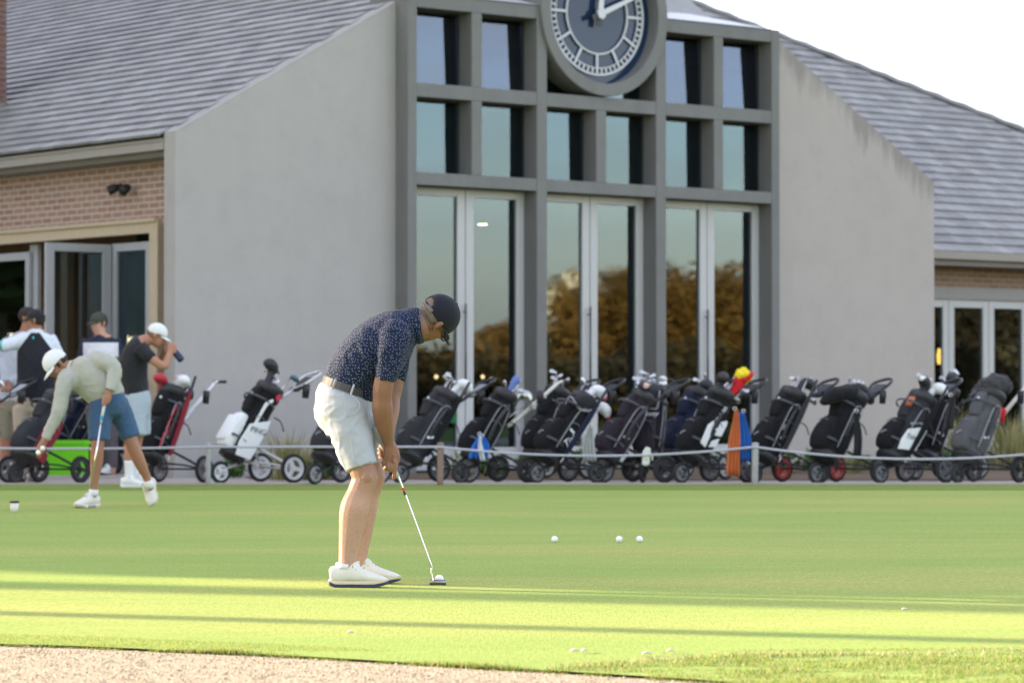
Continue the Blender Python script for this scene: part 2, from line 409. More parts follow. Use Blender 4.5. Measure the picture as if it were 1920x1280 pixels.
def glass_mat(name, refl, tint, gc=(.66, .85, 1)):
    t = NT(name); g = t.n('ShaderNodeBsdfGlossy'); g.inputs['Roughness'].default_value = .015; g.inputs['Color'].default_value = gc+(1,)
    tr = t.n('ShaderNodeBsdfTransparent'); tr.inputs['Color'].default_value = tuple(tint)+(1,)
    lw = t.n('ShaderNodeLayerWeight'); lw.inputs['Blend'].default_value = .25
    f = t.math('ADD', refl, t.math('MULTIPLY', lw.outputs['Fresnel'], .8)); ms = t.n('ShaderNodeMixShader')
    c = t.co(); bp = t.n('ShaderNodeBump'); t.l(t.noise(c, 1.3, 2), bp.inputs['Height']); bp.inputs['Strength'].default_value = .014; bp.inputs['Distance'].default_value = .05
    t.l(bp.outputs[0], g.inputs['Normal'])
    t.l(f, ms.inputs[0]); t.l(tr.outputs[0], ms.inputs[1]); t.l(g.outputs[0], ms.inputs[2]); t.l(ms.outputs[0], t.out.inputs[0]); return t.m
M_GLASS = glass_mat('window_glass', .078, (.55, .58, .56))

M_GLASS1 = glass_mat('upper_glass', .088, (.35, .40, .48), (.72, .82, .97)); M_GLASS2 = glass_mat('middle_glass', .080, (.35, .45, .48), (.66, .84, .94))
# --- raking render walls
I4 = Matrix.Identity(4)
def zl(u): return 4.04+.553*u
def zr(u): return 4.0+.585*(12.82-u)
uL, uR = PU(743, 0), PU(1463, 0)
MB().prism([(0, -.06), (uL+.06, -.06), (uL+.06, zl(uL+.06)), (0, zl(0))], I4, 0, .25).build('raking_wall', M_WL, CLUB, bevel=.012)
MB().prism([(uR-.06, -.06), (12.82, -.06), (12.82, zr(12.82)), (uR-.06, zr(uR-.06))], I4, 0, .25).build('raking_wall', M_WR, CLUB, bevel=.012)
# --- portal grid
VF = -.25
pu = lambda px: PU(px, VF)
ztop = PZ(782, -13, VF); z1 = PZ(782, 13.4, VF); z2, z3 = PZ(782, 154.5, VF), PZ(782, 181, VF); z4, z5 = PZ(782, 322, VF), PZ(782, 346, VF)
POST = [(pu(764.5), pu(781.5)), (pu(1007), pu(1026)), (pu(1231), pu(1249.5)), (pu(1448), pu(1462.5))]
mb = MB()
for a, b in POST: mb.box((a, VF, -.06), (b, .10, ztop))
for (a, b) in zip(POST[:-1], POST[1:]):
    mb.box((a[1], VF+.004, z5), (b[0], .098, z4)); mb.box((a[1], VF+.004, z3), (b[0], .098, z2))
mb.box((POST[0][1], VF+.004, z1), (POST[1][0], .098, ztop-.003)); mb.box((POST[2][1], VF+.004, z1), (POST[3][0], .098, ztop-.003))
for a, b in ((884.8, 904), (1340, 1357)):
    mb.box((pu(a), VF+.003, z2), (pu(b), .096, z1)); mb.box((pu(a), VF+.003, z4), (pu(b), .096, z3))
mb.box((pu(1118.8), VF+.003, z4), (pu(1137.5), .096, z3))
# returns that close the portal against the walls
mb.box((POST[0][0]+.004, .10, -.06), (POST[0][0]+.09, .55, ztop-.01)); mb.box((POST[3][1]-.09, .10, -.06), (POST[3][1]-.004, .55, ztop-.01))
mb.build('portal_frame', M_PORT, CLUB, bevel=.008)
M_METAL = mat('roof_sheet', (.62, .63, .64), .42, .25, var=.1)
fl = MB(); zc = ztop
for ua, ub in ((POST[0][0]-.02, POST[1][1]), (POST[2][0], POST[3][1]-.15)):
    h = .26
    fl.add([(ua, VF-.01, zc+.004), (ub, VF-.01, zc+.004), (ub if ub < 8 else ub-.55, .75, zc+h), (ua+(.35 if ub < 8 else 0), .75, zc+h), (ua, .75, zc-.2), (ub, .75, zc-.2)],
           [(0, 1, 2, 3), (3, 2, 5, 4), (1, 5, 2)])
fl.build('roof_flashing', M_METAL, CLUB)
# --- portal windows
def window(u0, u1, za, zb, v=.02, tilt=0.0, gm=None):
    f = MB(); e = .018
    f.box((u0, v-.012, za), (u1, v+.03, za+e)); f.box((u0, v-.012, zb-e), (u1, v+.03, zb)); f.box((u0, v-.012, za+e), (u0+e, v+.03, zb-e)); f.box((u1-e, v-.012, za+e), (u1, v+.03, zb-e))
    o = f.build('window', M_ALU, CLUB)
    MB().box((u0+e, 0, 0), (u1-e, .008, zb-za-2*e), Matrix.Translation((0, v+.004, za+e)) @ Matrix.Rotation(tilt, 4, 'X')).build('pane', gm or M_GLASS, o); return o
cols = [(POST[0][1], pu(884.8)), (pu(904), POST[1][0]), (POST[1][1], pu(1118.8)), (pu(1137.5), POST[2][0]), (POST[2][1], pu(1340)), (pu(1357), POST[3][0])]
for i, (a, b) in enumerate(cols):
    window(a, b, z4, z3, tilt=-radians((.6, .1, .7, .3, .6, .4)[i]), gm=M_GLASS2)
    if i in (0, 1, 4, 5): window(a, b, z2, z1, tilt=-radians((1.6, 2.0, 0, 0, 2.2, 2.5)[i]), gm=M_GLASS1)
window(POST[1][1], POST[2][0], z2, ztop+.7, .08)
# --- glazed doors
M_HAND = mat('dark_bar', (.10, .105, .11), .35, .6)
def leaf(o_u, v, w, zt, zb=.02, st=.125, top=.10, bot=.28, handle=None, M=None, name='door', m=M_FRAME, th=.05):
    """one glazed leaf, local x from 0..w along M's x axis"""
    M = M if M is not None else Matrix.Translation((o_u, v, 0)); mb = MB()
    mb.box((0, 0, zb), (st, th, zt), M); mb.box((w-st, 0, zb), (w, th, zt), M)
    mb.box((st, .002, zt-top), (w-st, th-.002, zt), M); mb.box((st, .002, zb), (w-st, th-.002, zb+bot), M)
    o = mb.build(name, m, CLUB, bevel=.006)
    MB().box((st, th*.75, zb+bot), (w-st, th*.75+.008, zt-top), M).build('pane', M_GLASS, o)
    if handle is not None:
        h = MB(); h.tube([M @ V((handle, -.05, .9)), M @ V((handle, -.05, 2.1))], .014); h.tube([M @ V((handle, -.05, 1.0)), M @ V((handle, .002, 1.0))], .008); h.tube([M @ V((handle, -.05, 2.0)), M @ V((handle, .002, 2.0))], .008)
        h.build('handle', M_HAND, o, True)
    return o
DZ = PZ(870, 355, 0.0)
for a, b in zip(POST[:-1], POST[1:]):
    u0, u1 = a[1]+.004, b[0]-.004; g = .012; w_ = (u1-u0-g)/2
    leaf(u0, 0, w_, DZ, handle=w_-.03); leaf(u0+w_+g, 0, w_, DZ)
    MB().box((u0, .01, DZ+.003), (u1, .09, z5-.002)).build('door_head', M_FRAME, CLUB)
# --- clock
CU, CZ = PU(1120, -.13), PZ(1120, 27, -.13)
cm = Vector((CU, 0, CZ))
ck = MB().ring((CU, 0, CZ), (0, 1, 0), .915, 1.075, -.30, .09, 96).build('clock', M_PORT, CLUB, bevel=.01)
t = NT('dial_glass'); t.base((.016, .034, .075)); t.rough(.03); t.b.inputs['Specular IOR Level'].default_value = .5; t.b.inputs['IOR'].default_value = 1.38
MB().ring((CU, 0, CZ), (0, 1, 0), .0005, .914, -.10, -.08, 96).build('dial', t.m, ck)
M_WHITE = mat('white_enamel', (.54, .56, .59), .4, var=.05)
tr_ = MB(); tr_.ring((CU, 0, CZ), (0, 1, 0), .772, .798, -.135, -.115, 96); tr_.ring((CU, 0, CZ), (0, 1, 0), .694, .706, -.134, -.116, 96); tr_.ring((CU, 0, CZ), (0, 1, 0), .506, .526, -.135, -.115, 96)
for i in range(60):
    q = 2*pi*i/60; R_ = Matrix.Translation((CU, 0, CZ)) @ Matrix.Rotation(q, 4, 'Y')
    if i % 5 == 0: tr_.box((-.016, -.132, .527), (.016, -.117, .766), R_)
    else: tr_.box((-.012, -.133, .705), (.012, -.118, .766), R_)
tr_.build('minute_track', M_WHITE, ck)
def hand(ang, ln, wd, d, name):
    R_ = Matrix.Translation((CU, 0, CZ)) @ Matrix.Rotation(ang, 4, 'Y')
    f_ = MB().prism([(-wd*.62, -.02), (wd*.62, -.02), (wd, ln*.12), (wd*.55, ln), (-wd*.55, ln), (-wd, ln*.12)], R_, -d-.012, -d)
    f_.ring((CU, 0, CZ), (0, 1, 0), .0005, .07, -d-.014, -d, 20)
    o = f_.build(name, M_WHITE, ck)
    bk = MB().prism([(-wd*.9, -.16), (wd*.9, -.16), (wd*1.1, 0), (wd*.7, ln*.98), (-wd*.7, ln*.98), (-wd*1.1, 0)], R_, -d+.001, -d+.014)
    bk.build('hand_back', M_ALU, o)
hand(radians(5.5), .52, .045, .19, 'hour_hand'); hand(radians(66), .76, .035, .215, 'minute_hand')

# --- left side wall of brick
M_GAP = mat('gap_shade', (.10, .092, .085), .7)
def brick_mat(name, axis, a, b, mortar):
    t = NT(name); c = t.co(); sx = t.n('ShaderNodeSeparateXYZ'); t.l(c, sx.inputs[0])
    cb = t.n('ShaderNodeCombineXYZ'); t.l(sx.outputs[axis] if axis < 3 else t.math('ADD', sx.outputs[0], sx.outputs[1]), cb.inputs[0]); t.l(sx.outputs[2], cb.inputs[1])
    br = t.n('ShaderNodeTexBrick'); t.l(cb.outputs[0], br.inputs['Vector']); br.inputs['Scale'].default_value = 1
    br.inputs['Brick Width'].default_value = .24; br.inputs['Row Height'].default_value = .078; br.inputs['Mortar Size'].default_value = .011; br.inputs['Bias'].default_value = -.1
    br.inputs['Color1'].default_value = a+(1,); br.inputs['Color2'].default_value = b+(1,); br.inputs['Mortar'].default_value = mortar+(1,)
    br.offset = .5
    col = t.mix(t.math('MULTIPLY', t.noise(c, 5, 5), .5), br.outputs['Color'], tuple(x*.8 for x in mortar))
    t.base(col); t.rough(.9); t.bump(t.math('SUBTRACT', 1.0, br.outputs['Fac']), .7, .012); return t.m
M_BRICK = brick_mat('red_brick', 1, (.26, .115, .080), (.34, .195, .140), (.52, .45, .385))
UB = .40
zb0 = PZu(150, 432, UB)-.02
MB().box((UB, .255, zb0), (UB+.24, 16, 3.78)).build('brick_wall', M_BRICK, CLUB)
MB().box((UB+.05, .255, -.06), (UB+.235, PV(297, UB), zb0-.002)).build('gap_strip', M_GAP, CLUB)  # strip coloured dark to stand for the shaded gap beside the post
M_TIMBER = mat('pale_timber', (.48, .40, .28), .6, var=.15, scale=12)
vD = PV(294.5, UB-.07); vD2 = PV(-420, UB-.07); zh = PZu(150, 447, UB-.07); zhT = PZu(150, 422, UB-.07)
f = MB(); f.box((UB-.07, vD+.16, zh), (UB+.02, vD2, zhT)); f.box((UB-.10, vD+.02, zhT-.035), (UB-.071, vD2, zhT+.012))
f.box((UB-.072, vD, -.02), (UB+.03, PV(279, UB-.07), zhT+.002)); f.build('door_surround', M_TIMBER, CLUB, bevel=.008)
M_GREYP = mat('grey_paint', (.36, .375, .39), .45, var=.08)
def vleaf(pxa, pxb, ytop, m=M_GREYP):
    va, vb = PV(pxb, UB), PV(pxa, UB)
    M = Matrix.Translation((UB+.02, vb, 0)) @ Matrix.Rotation(-pi/2, 4, 'Z')
    return leaf(0, 0, vb-va, PZu(pxb, ytop, UB), M=M, m=m, st=.10, top=.10, bot=.22)
vleaf(206, 277.5, 452); vleaf(-46, 51, 472); vleaf(-150, -50, 476)
vh = PV(206, UB)                       # leaf folded outwards
M = Matrix.Translation((UB-.9, vh, 0)) @ Matrix.Rotation(radians(-2), 4, 'Z')
leaf(0, 0, .90, PZu(205, 459, UB), M=M, m=M_GREYP, st=.115, top=.10, bot=.22)
MB().box((UB+.08, PV(70, UB+.08), 0), (UB+.13, PV(55, UB+.08), zh-.02)).build('door_post', M_GREYP, CLUB)
# --- eave and gutter, left
M_GUT = mat('gutter_paint', (.33, .31, .28), .5, var=.1)
M_FASC = mat('fascia_paint', (.20, .185, .165), .6, var=.1)
zg = PZu(300, 260, 0.0)
g = MB(); g.prism([(.0, zg-.13), (.10, zg-.13), (.115, zg-.02), (.115, zg), (-.015, zg), (-.015, zg-.03), (.0, zg-.04)], Matrix.Identity(4), .262, 16)
g.build('gutter', M_GUT, CLUB)
g = MB(); g.box((.10, .258, zg-.20), (.125, 16, zg+.073)); g.box((.125, .258, zg-.20), (UB+.2, 16, zg-.18)); g.build('fascia', M_FASC, CLUB)
# --- roof tiles
def tile_mat(name):
    t = NT(name); c = t.co(); r = t.n('ShaderNodeNewGeometry').outputs['Random Per Island']
    col = t.ramp(r, [(0, (.200, .200, .203)), (.5, (.250, .250, .252)), (1, (.305, .305, .305))])
    n1 = t.noise(c, 7, 6, .7); n2 = t.noise(c, 2.1, 4)
    col = t.mix(t.ramp(n1, [(.57, 0.0), (.74, .6)]), col, (.42, .43, .42))
    col = t.mix(t.ramp(n2, [(.5, 0.0), (.8, .22)]), col, (.13, .13, .125)); t.base(col); t.rough(.55); t.bump(n1, .4, .01); return t.m
M_TILE = tile_mat('concrete_tile'); M_EDGE_SHADE = mat('shaded_edge', (.10, .105, .075), .9, var=.4, scale=20)  # tile edges coloured dark to deepen the shadow lines between courses
def roof(name, O, E, S, nE, nS, ew, es, inside, m=M_TILE):
    O, E, S = V(O), V(E).normalized(), V(S).normalized(); N = E.cross(S).normalized()
    if N.z < 0: N = -N
    mb = MB(); rnd = random.Random(3)
    for j in range(nS):
        off = (j % 2)*ew/2
        for i in range(nE):
            x0 = i*ew-off; x1 = x0+ew-.010; s0 = j*es-.03; s1 = s0+es+.05
            if not inside((x0+x1)/2, (s0+s1)/2): continue
            h = .042+rnd.uniform(-.0012, .0012); k = 0.0; g_ = .006
            P = lambda x_, s_, h_: O+E*x_+S*s_+N*h_
            vs = [P(x0, s0+k, h), P(x1, s0+k, h+rnd.uniform(-.001, .001)), P(x1, s1, g_), P(x0, s1, g_), P(x0, s0+k, h-.036), P(x1, s0+k, h-.036)]
            n = len(mb.v); mb.v += [tuple(q) for q in vs]
            mb.f += [(n, n+1, n+2, n+3), (n+4, n+5, n+1, n), (n, n+3, n+4), (n+1, n+5, n+2)]; mb.m += [0, 1, 1, 1]
    return mb.build(name, [m, M_EDGE_SHADE], CLUB)
SL = .555; th_ = math.atan(SL)
und = mat('roof_underlay', (.06, .06, .06), .9)
zE = zg+.035
rf = roof('tiled_roof', (-.03, .27, zE), (0, 1, 0), (cos(th_), 0, sin(th_)), 54, 42, .30, .235, lambda x_, s_: s_*cos(th_) < 8.5 and s_*cos(th_) < 4.7+x_)
MB().add([(-.02, .262, zE-.012), (-.02, 16, zE-.012), (8.5, 16, zE+SL*8.5-.012), (8.5, 4.1, zE+SL*8.5-.012), (4.6, .262, zE+SL*4.6-.012)], [(0, 1, 2, 3, 4)]).build('roof_deck', und, rf)
MB().add([(4.6, .262, zE+SL*4.6-.012), (8.5, 4.1, zE+SL*8.5-.012), (9.6, .262, 5.6), (8.5, 16, zE+SL*8.5-.012), (9.6, 16, 5.6)], [(0, 2, 1), (1, 2, 4, 3)]).build('roof_slope', M_TILE, rf)
MB().prism([(3.3, 5.4), (9.75, 5.4), (9.62, 5.6), (4.6, zE+SL*4.6-.02), (3.3, zE+SL*3.3-.03)], I4, .258, .30).build('gable_infill', M_PORT, CLUB)
# chimney on the left slope
M_BRK2 = brick_mat('chimney_brick', 3, (.13, .045, .035), (.18, .07, .05), (.20, .16, .14))
p, d = loc_ray(12, 203); tt = (zE+SL*(p.x)-p.z)/(d.z-SL*d.x); q = p+d*tt
MB().box((q.x-.9, q.y, q.z-.9), (q.x, q.y+1.3, q.z+2.6)).build('chimney', M_BRK2, rf)
MB().box((q.x-.93, q.y-.03, q.z-.02), (q.x+.02, q.y-.003, q.z+.07)).build('lead_flashing', M_FASC, rf)
# twin floodlight on the brick
q = on_u(225, 353, UB); fl_ = MB().box((UB-.04, q.y-.06, q.z-.02), (UB-.002, q.y+.06, q.z+.05)).build('floodlight', M_ALU, CLUB)
M_BLK = mat('black_plastic', (.018, .019, .021), .45, var=.2)
for px_ in (213, 236):
    q2 = on_u(px_, 354, UB-.13); h_ = MB(); dr = V((-.6, .5 if px_ < 220 else -.2, -.35)).normalized()
    h_.tube([q2-dr*.07, q2-dr*.02, q2+dr*.05, q2+dr*.07], [.03, .055, .06, .064], 14); h_.tube([q2-dr*.06, V((UB-.03, q.y, q.z+.02))], .012, 6)
    h_.build('lamp_head', M_BLK, fl_, True)
q = on_u(298, 480, UB-.01); MB().box((UB-.03, PV(301, UB), PZu(298, 508, UB)), (UB-.004, PV(293.5, UB), PZu(298, 455, UB))).build('wall_notice', mat('white_card', (.7, .74, .78), .5, var=.04), CLUB)
# --- interiors
rm = MB()
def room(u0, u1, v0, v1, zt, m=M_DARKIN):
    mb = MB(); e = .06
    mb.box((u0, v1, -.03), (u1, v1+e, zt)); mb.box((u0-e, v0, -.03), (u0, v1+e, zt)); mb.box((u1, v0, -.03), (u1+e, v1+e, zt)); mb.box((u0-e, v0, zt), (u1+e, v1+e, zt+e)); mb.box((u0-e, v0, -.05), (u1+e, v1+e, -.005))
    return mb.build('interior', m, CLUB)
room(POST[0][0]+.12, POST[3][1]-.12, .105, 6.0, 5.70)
M_IN2 = mat('brown_room', (.22, .13, .075), .8)
def emis(name, col, st):
    t = NT(name); t.b.inputs['Emission Color'].default_value = col+(1,); t.b.inputs['Emission Strength'].default_value = st; t.base((.8, .8, .8)); return t.m
M_LAMP = emis('warm_lamp', (1, .80, .50), 5.0); M_LAMP2 = emis('dim_lamp', (1, .66, .36), 1.3); M_LAMPO = emis('amber_lamp', (1, .58, .12), 1.5)
for px_, py_, v_, m_ in ((905, 421, 2.4, M_LAMP),):
    q = on_v(px_, py_, v_); MB().ring(q, (0, 0, 1), .0005, .065, -.004, .004, 20).build('downlight', m_, CLUB)
for px_, py_, v_ in ((818, 706, 5.2), (905, 706, 5.2), (922, 711, 5.0)):
    q = on_v(px_, py_, v_); MB().ell(q, .030, n=10).build('wall_lamp', M_LAMP2, CLUB)
UBk = UB+.26
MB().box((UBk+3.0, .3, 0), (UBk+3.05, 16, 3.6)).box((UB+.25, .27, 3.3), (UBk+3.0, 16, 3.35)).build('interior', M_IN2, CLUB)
# --- right wing
VR, VE = 1.5, 1.0
zeR = PZ(1757, 471, VE); SR = .57; tR = math.atan(SR)
hip = lambda u_, v_: u_ < 24.7-(v_-VE)
rR = roof('tiled_roof', (9.6, VE-.02, zeR), (1, 0, 0), (0, cos(tR), sin(tR)), 52, 38, .30, .285, lambda x_, s_: hip(9.6+x_, VE+s_*cos(tR)) and 9.6+x_ < 24.9)
MB().add([(9.6, VE, zeR-.02), (24.7, VE, zeR-.02), (15.2, VE+9.5, zeR+SR*9.5-.02), (9.6, VE+9.5, zeR+SR*9.5-.02), (24.7, VE+19, zeR-.02)], [(0, 1, 2, 3), (1, 4, 2)]).build('roof_deck', und, rR)
cp = MB(); N_ = 30
A_, B_ = V((24.75, VE-.05, zeR+.03)), V((15.2, VE+9.5, zeR+SR*9.5+.03))
cp.tube([A_.lerp(B_, i/(2*N_))+V((0, 0, .012*(i % 2))) for i in range(2*N_+1)], [(.11+.012*(i % 2), .055+.01*(i % 2)) for i in range(2*N_+1)], 10, side=V((1, 1, 0)))
cp.build('hip_capping', M_TILE, rR)
g = MB(); g.prism([(VE-.10, zeR-.11), (VE, zeR-.13), (VE, zeR), (VE-.12, zeR)], Matrix.Rotation(pi/2, 4, 'Z') @ Matrix.Scale(-1, 4, (0, 1, 0)), 12.3, 24.8); g.build('gutter', M_GUT, CLUB)
zwT = PZ(1757, 497, VR)
g = MB(); g.box((12.3, VE+.002, zeR-.20), (24.8, VE+.03, zeR-.03)); g.box((12.3, VE+.03, zeR-.20), (24.8, VR+.2, zeR-.18)); g.build('fascia', M_FASC, CLUB)
zB, zD = PZ(1757, 537, VR), PZ(1757, 560, VR)
MB().box((12.3, VR, zB), (24.0, VR+.24, zeR-.19)).box((PU(1781, VR)+4*(PU(1856, VR)-PU(1781, VR))+.01, VR, -.06), (24.0, VR+.24, zB)).build('brick_wall', brick_mat('brown_brick', 0, (.20, .115, .075), (.27, .17, .11), (.34, .27, .20)), CLUB)
MB().box((12.3, VR-.02, zD), (20.9, VR+.2, zB)).build('lintel', mat('lintel_paint', (.27, .265, .25), .6, var=.1), CLUB)
u_ = PU(1781, VR); w_ = PU(1856, VR)-u_
for i in (-1, 0, 1, 2, 3): leaf(u_+i*w_+.005, VR+.02, w_-.01, zD-.003, st=.12, top=.12, bot=.25)
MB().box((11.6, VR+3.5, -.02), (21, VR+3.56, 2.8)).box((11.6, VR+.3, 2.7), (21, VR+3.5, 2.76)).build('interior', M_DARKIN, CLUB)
q = on_v(1762, 668, VR+.8); MB().tube([q-V((0, 0, .12)), q, q+V((0, 0, .12))], [.035, .05, .03], 12).build('wall_lamp', M_LAMPO, CLUB, True)
def mirrored(px, Y, v=.04, z=0.0):
    """world point whose reflection in the glass (plane v) is seen in column px, as if Y metres away"""
    d = ray(px, HZ); p = CAM+d*(Y/d.y); l = BI @ p; l.y = 2*v-l.y; l.z = z
    return BM @ l
# ================================================================= PEOPLE
def skin_mat(name, col, red=.25):
    t = NT(name); c = t.co(); n1 = t.noise(c, 14, 4); n2 = t.noise(c, 90, 4, .7)
    cc = t.mix(n1, col, (min(1, col[0]*1.08), col[1]*.84, col[2]*.78)); cc = t.mix(t.math('MULTIPLY', n2, .35), cc, tuple(x*.72 for x in col))
    t.base(cc); t.rough(.52); t.b.inputs['Subsurface Weight'].default_value = .12; t.b.inputs['Subsurface Radius'].default_value = (.02, .008, .004); t.b.inputs['Subsurface Scale'].default_value = .4
    t.bump(n2, .25, .003); return t.m
SKIN = skin_mat('skin', (.40, .225, .155)); SKIN_LEG = skin_mat('pale_skin', (.54, .34, .25)); SKIN_TAN = skin_mat('tanned_skin', (.33, .18, .12))
def cloth(name, col, var=.12, scale=6, weave=900, b=.25):
    if name in MATS: return MATS[name]
    t = NT(name); c = t.co(); n1 = t.noise(c, scale, 4)
    t.base(t.mix(n1, tuple(x*(1-var) for x in col), tuple(min(1, x*(1+var)) for x in col))); t.rough(.85)
    t.b.inputs['Sheen Weight'].default_value = .06; t.bump(t.math('ADD', t.noise(c, weave, 2), t.math('MULTIPLY', t.noise(c, 26, 4), 2.0)), b, .006); MATS[name] = t.m; return t.m
HAIR_G = mat('greying_hair', (.16, .125, .10), .8, var=.5, scale=120, bump=.6, bscale=500)
HAIR_D = mat('dark_hair', (.025, .018, .014), .7, var=.4, scale=100)
M_EYEW = mat('eye_white', (.7, .68, .65), .3, var=.02); M_EYED = mat('eye_dark', (.02, .015, .012), .3, var=.02)
M_SHOEW = mat('white_leather', (.66, .65, .60), .5, var=.08, scale=30, bump=.15)
M_SHOEC = mat('cream_midsole', (.58, .52, .38), .6, var=.12, scale=25)
M_SOLE = mat('navy_sole', (.03, .04, .085), .6, var=.2)
M_SOCK = cloth('white_sock', (.72, .73, .75))
M_LACE = mat('grey_lace', (.36, .34, .30), .7, var=.3, scale=80)
def folds(amp, f1=(9, 9, 5), f2=(26, 26, 15), seed=0.0):
    def fn(co, nn):
        a = mnoise.noise(V((co.x*f1[0]+seed, co.y*f1[1], co.z*f1[2]))); b = mnoise.noise(V((co.x*f2[0], co.y*f2[1]+seed, co.z*f2[2])))
        r = 1-abs(mnoise.noise(V((co.x*f1[0]*1.6+seed*2, co.y*f1[1]*1.6, co.z*f1[2]*1.6))))*2
        return amp*(a*.8+b*.35+max(0, r-.55)*1.3)
    return fn

class Fig:
    def __init__(s, px, py, Y, label, sc=None, vox=.011, z=None):
        s.Y = Y; s.sc = sc or (lambda x, y: (x, y))
        q = at(*s.sc(px, py), Y); s.O = V((q.x, Y, q.z if z is None else z)); s.vox = vox
        s.root = empty('person', s.O, 0, label, 'person'); s.b = MB()
    def P(s, x, y, dy=0.0): return at(*s.sc(x, y), s.Y+dy)-s.O
    def limb(s, L, mb=None, n=14, sub=5, round_=1, side=None, p=2.0):
        (mb or s.b).tube([s.P(*q[:3]) for q in L], [q[3] for q in L], n, sub, side, True, round_, p=p)
    def head(s, H, c, f, k=1.0, skin=SKIN, jaw=1.0):
        c = V(c).normalized(); f = V(f); f = (f-c*f.dot(c)).normalized(); l = c.cross(f)   # l: figure's own left... right-handed (f, l, c)
        s.H, s.c, s.f, s.l, s.k = H, c, f, l, k
        M = Matrix((l, f, c)).transposed(); s.M = M
        h = lambda a, b_, d: H+(l*a+f*b_+c*d)*k
        s.h = h; b = s.b; e = lambda p_, r: b.ell(h(*p_), tuple(q*k for q in r), M, 16)
        e((0, -.008, .038), (.075, .097, .088)); e((0, .028, -.03), (.061, .068, .082)); e((0, .055, -.088*jaw), (.030, .028, .024)); e((0, .035, -.075*jaw), (.048, .045, .03))
        e((0, .068, .028), (.052, .026, .016))                                            # brow
        for g in (-1, 1):
            e((g*.036, .060, -.022), (.024, .024, .02)); e((g*.018, .084, -.002), (.010, .012, .010))
            b.tube([h(g*.072, -.005, .022), h(g*.083, -.018, .020), h(g*.084, -.020, -.004), h(g*.076, -.006, -.030)], [.012*k, .013*k, .012*k, .008*k], 8, 3, round_=1)
        b.tube([h(0, .086, .018), h(0, .103, -.008), h(0, .108, -.022)], [(.008*k, .008*k), (.011*k, .011*k), (.015*k, .012*k)], 8, 3, side=l, round_=1)   # nose
        e((0, .090, -.046), (.023, .010, .005)); e((0, .088, -.055), (.020, .010, .006))                                              # lips
        return h
    def face(s):
        for g in (-1, 1):
            o = MB().ell(s.h(g*.030, .081, .006), .011*s.k, n=10).build('eye', M_EYEW, s.root, True)
            MB().ell(s.h(g*.030, .0895, .006), .0055*s.k, n=8).build('iris', M_EYED, o, True)
            MB().tube([s.h(g*.014, .092, .026), s.h(g*.045, .084, .029)], .0045*s.k, 6, round_=1).build('eyebrow', HAIR_D, s.root, True)
    def dome(s, name, m, r, cen, keep, n=44, hh=30, thick=.004):
        """part of an ellipsoid in head coordinates, faces kept where keep(l,f,c)"""
        vs, fs = [], []
        for i in range(hh+1):
            a = -pi/2+pi*i/hh
            for k in range(n):
                q = 2*pi*k/n; vs.append((cen[0]+r[0]*cos(a)*cos(q), cen[1]+r[1]*cos(a)*sin(q), cen[2]+r[2]*sin(a)))
        for i in range(hh):
            for k in range(n):
                ids = (i*n+k, i*n+(k+1)%n, (i+1)*n+(k+1)%n, (i+1)*n+k); m_ = [sum(vs[j][t] for j in ids)/4 for t in range(3)]
                if keep(*m_): fs.append(ids)
        mb = MB().add([s.h(*q) for q in vs], fs); me = mb.mesh(name); bm = bmesh.new(); bm.from_mesh(me)
        bmesh.ops.delete(bm, geom=[v for v in bm.verts if not v.link_faces], context='VERTS'); bmesh.ops.remove_doubles(bm, verts=bm.verts, dist=1e-5); bm.to_mesh(me); bm.free()
        o = link(name, me, m, s.root, True); sol = o.modifiers.new('s', 'SOLIDIFY'); sol.thickness = thick; sol.offset = 1; return o
    def cap(s, m, brim_m=None, hole=False, r=(.083, .1035, .093), cen=(0, -.004, .042), rim=.036, tilt=.06, brim=.072, droop=.35, name='cap'):
        def keep(l, f, c):
            lo = rim+tilt*f
            if c < lo: return False
            if hole and f < -.02 and ((l/.036)**2+((c-lo-.014)/.036)**2 < 1) and c-lo > .014: return False
            return True
        o = s.dome(name, m, r, cen, keep)
        vs, fs = [], []; n = 16; rows = 6
        for j in range(rows):
            t = j/(rows-1)
            for i in range(n+1):
                q = radians(28+124*i/n); x = r[0]*cos(q); y = cen[1]+r[1]*sin(q)
                ext = brim*(max(0, sin((q-radians(28))/radians(124)*pi)))**.55*t
                vs.append(s.h(x*(1+.02*t), y+ext, rim+tilt*y-.004-ext*droop-.018*t*(abs(x)/r[0])**2))
        fs = [(j*(n+1)+i, j*(n+1)+i+1, (j+1)*(n+1)+i+1, (j+1)*(n+1)+i) for j in range(rows-1) for i in range(n)]
        br = MB().add(vs, fs).build('brim', brim_m or m, o, True); sol = br.modifiers.new('s', 'SOLIDIFY'); sol.thickness = .005
        MB().ell(s.h(0, cen[1], cen[2]+r[2]+.002), (.008, .008, .004), n=8).build('button', m, o, True)
        sm = MB()
        for q in range(6):
            a = q*pi/3+pi/6; pts = []
            for i in range(9):
                e = radians(8+82*i/8); p_ = (cen[0]+r[0]*1.035*cos(e)*cos(a), cen[1]+r[1]*1.035*cos(e)*sin(a), cen[2]+r[2]*1.035*sin(e))
                if not (hole and p_[1] < -.03 and abs(p_[0]) < .05): pts.append(s.h(*p_))
            if len(pts) > 2: sm.tube(pts, .0014, 5)
        sm.build('seam', m, o, True); return o
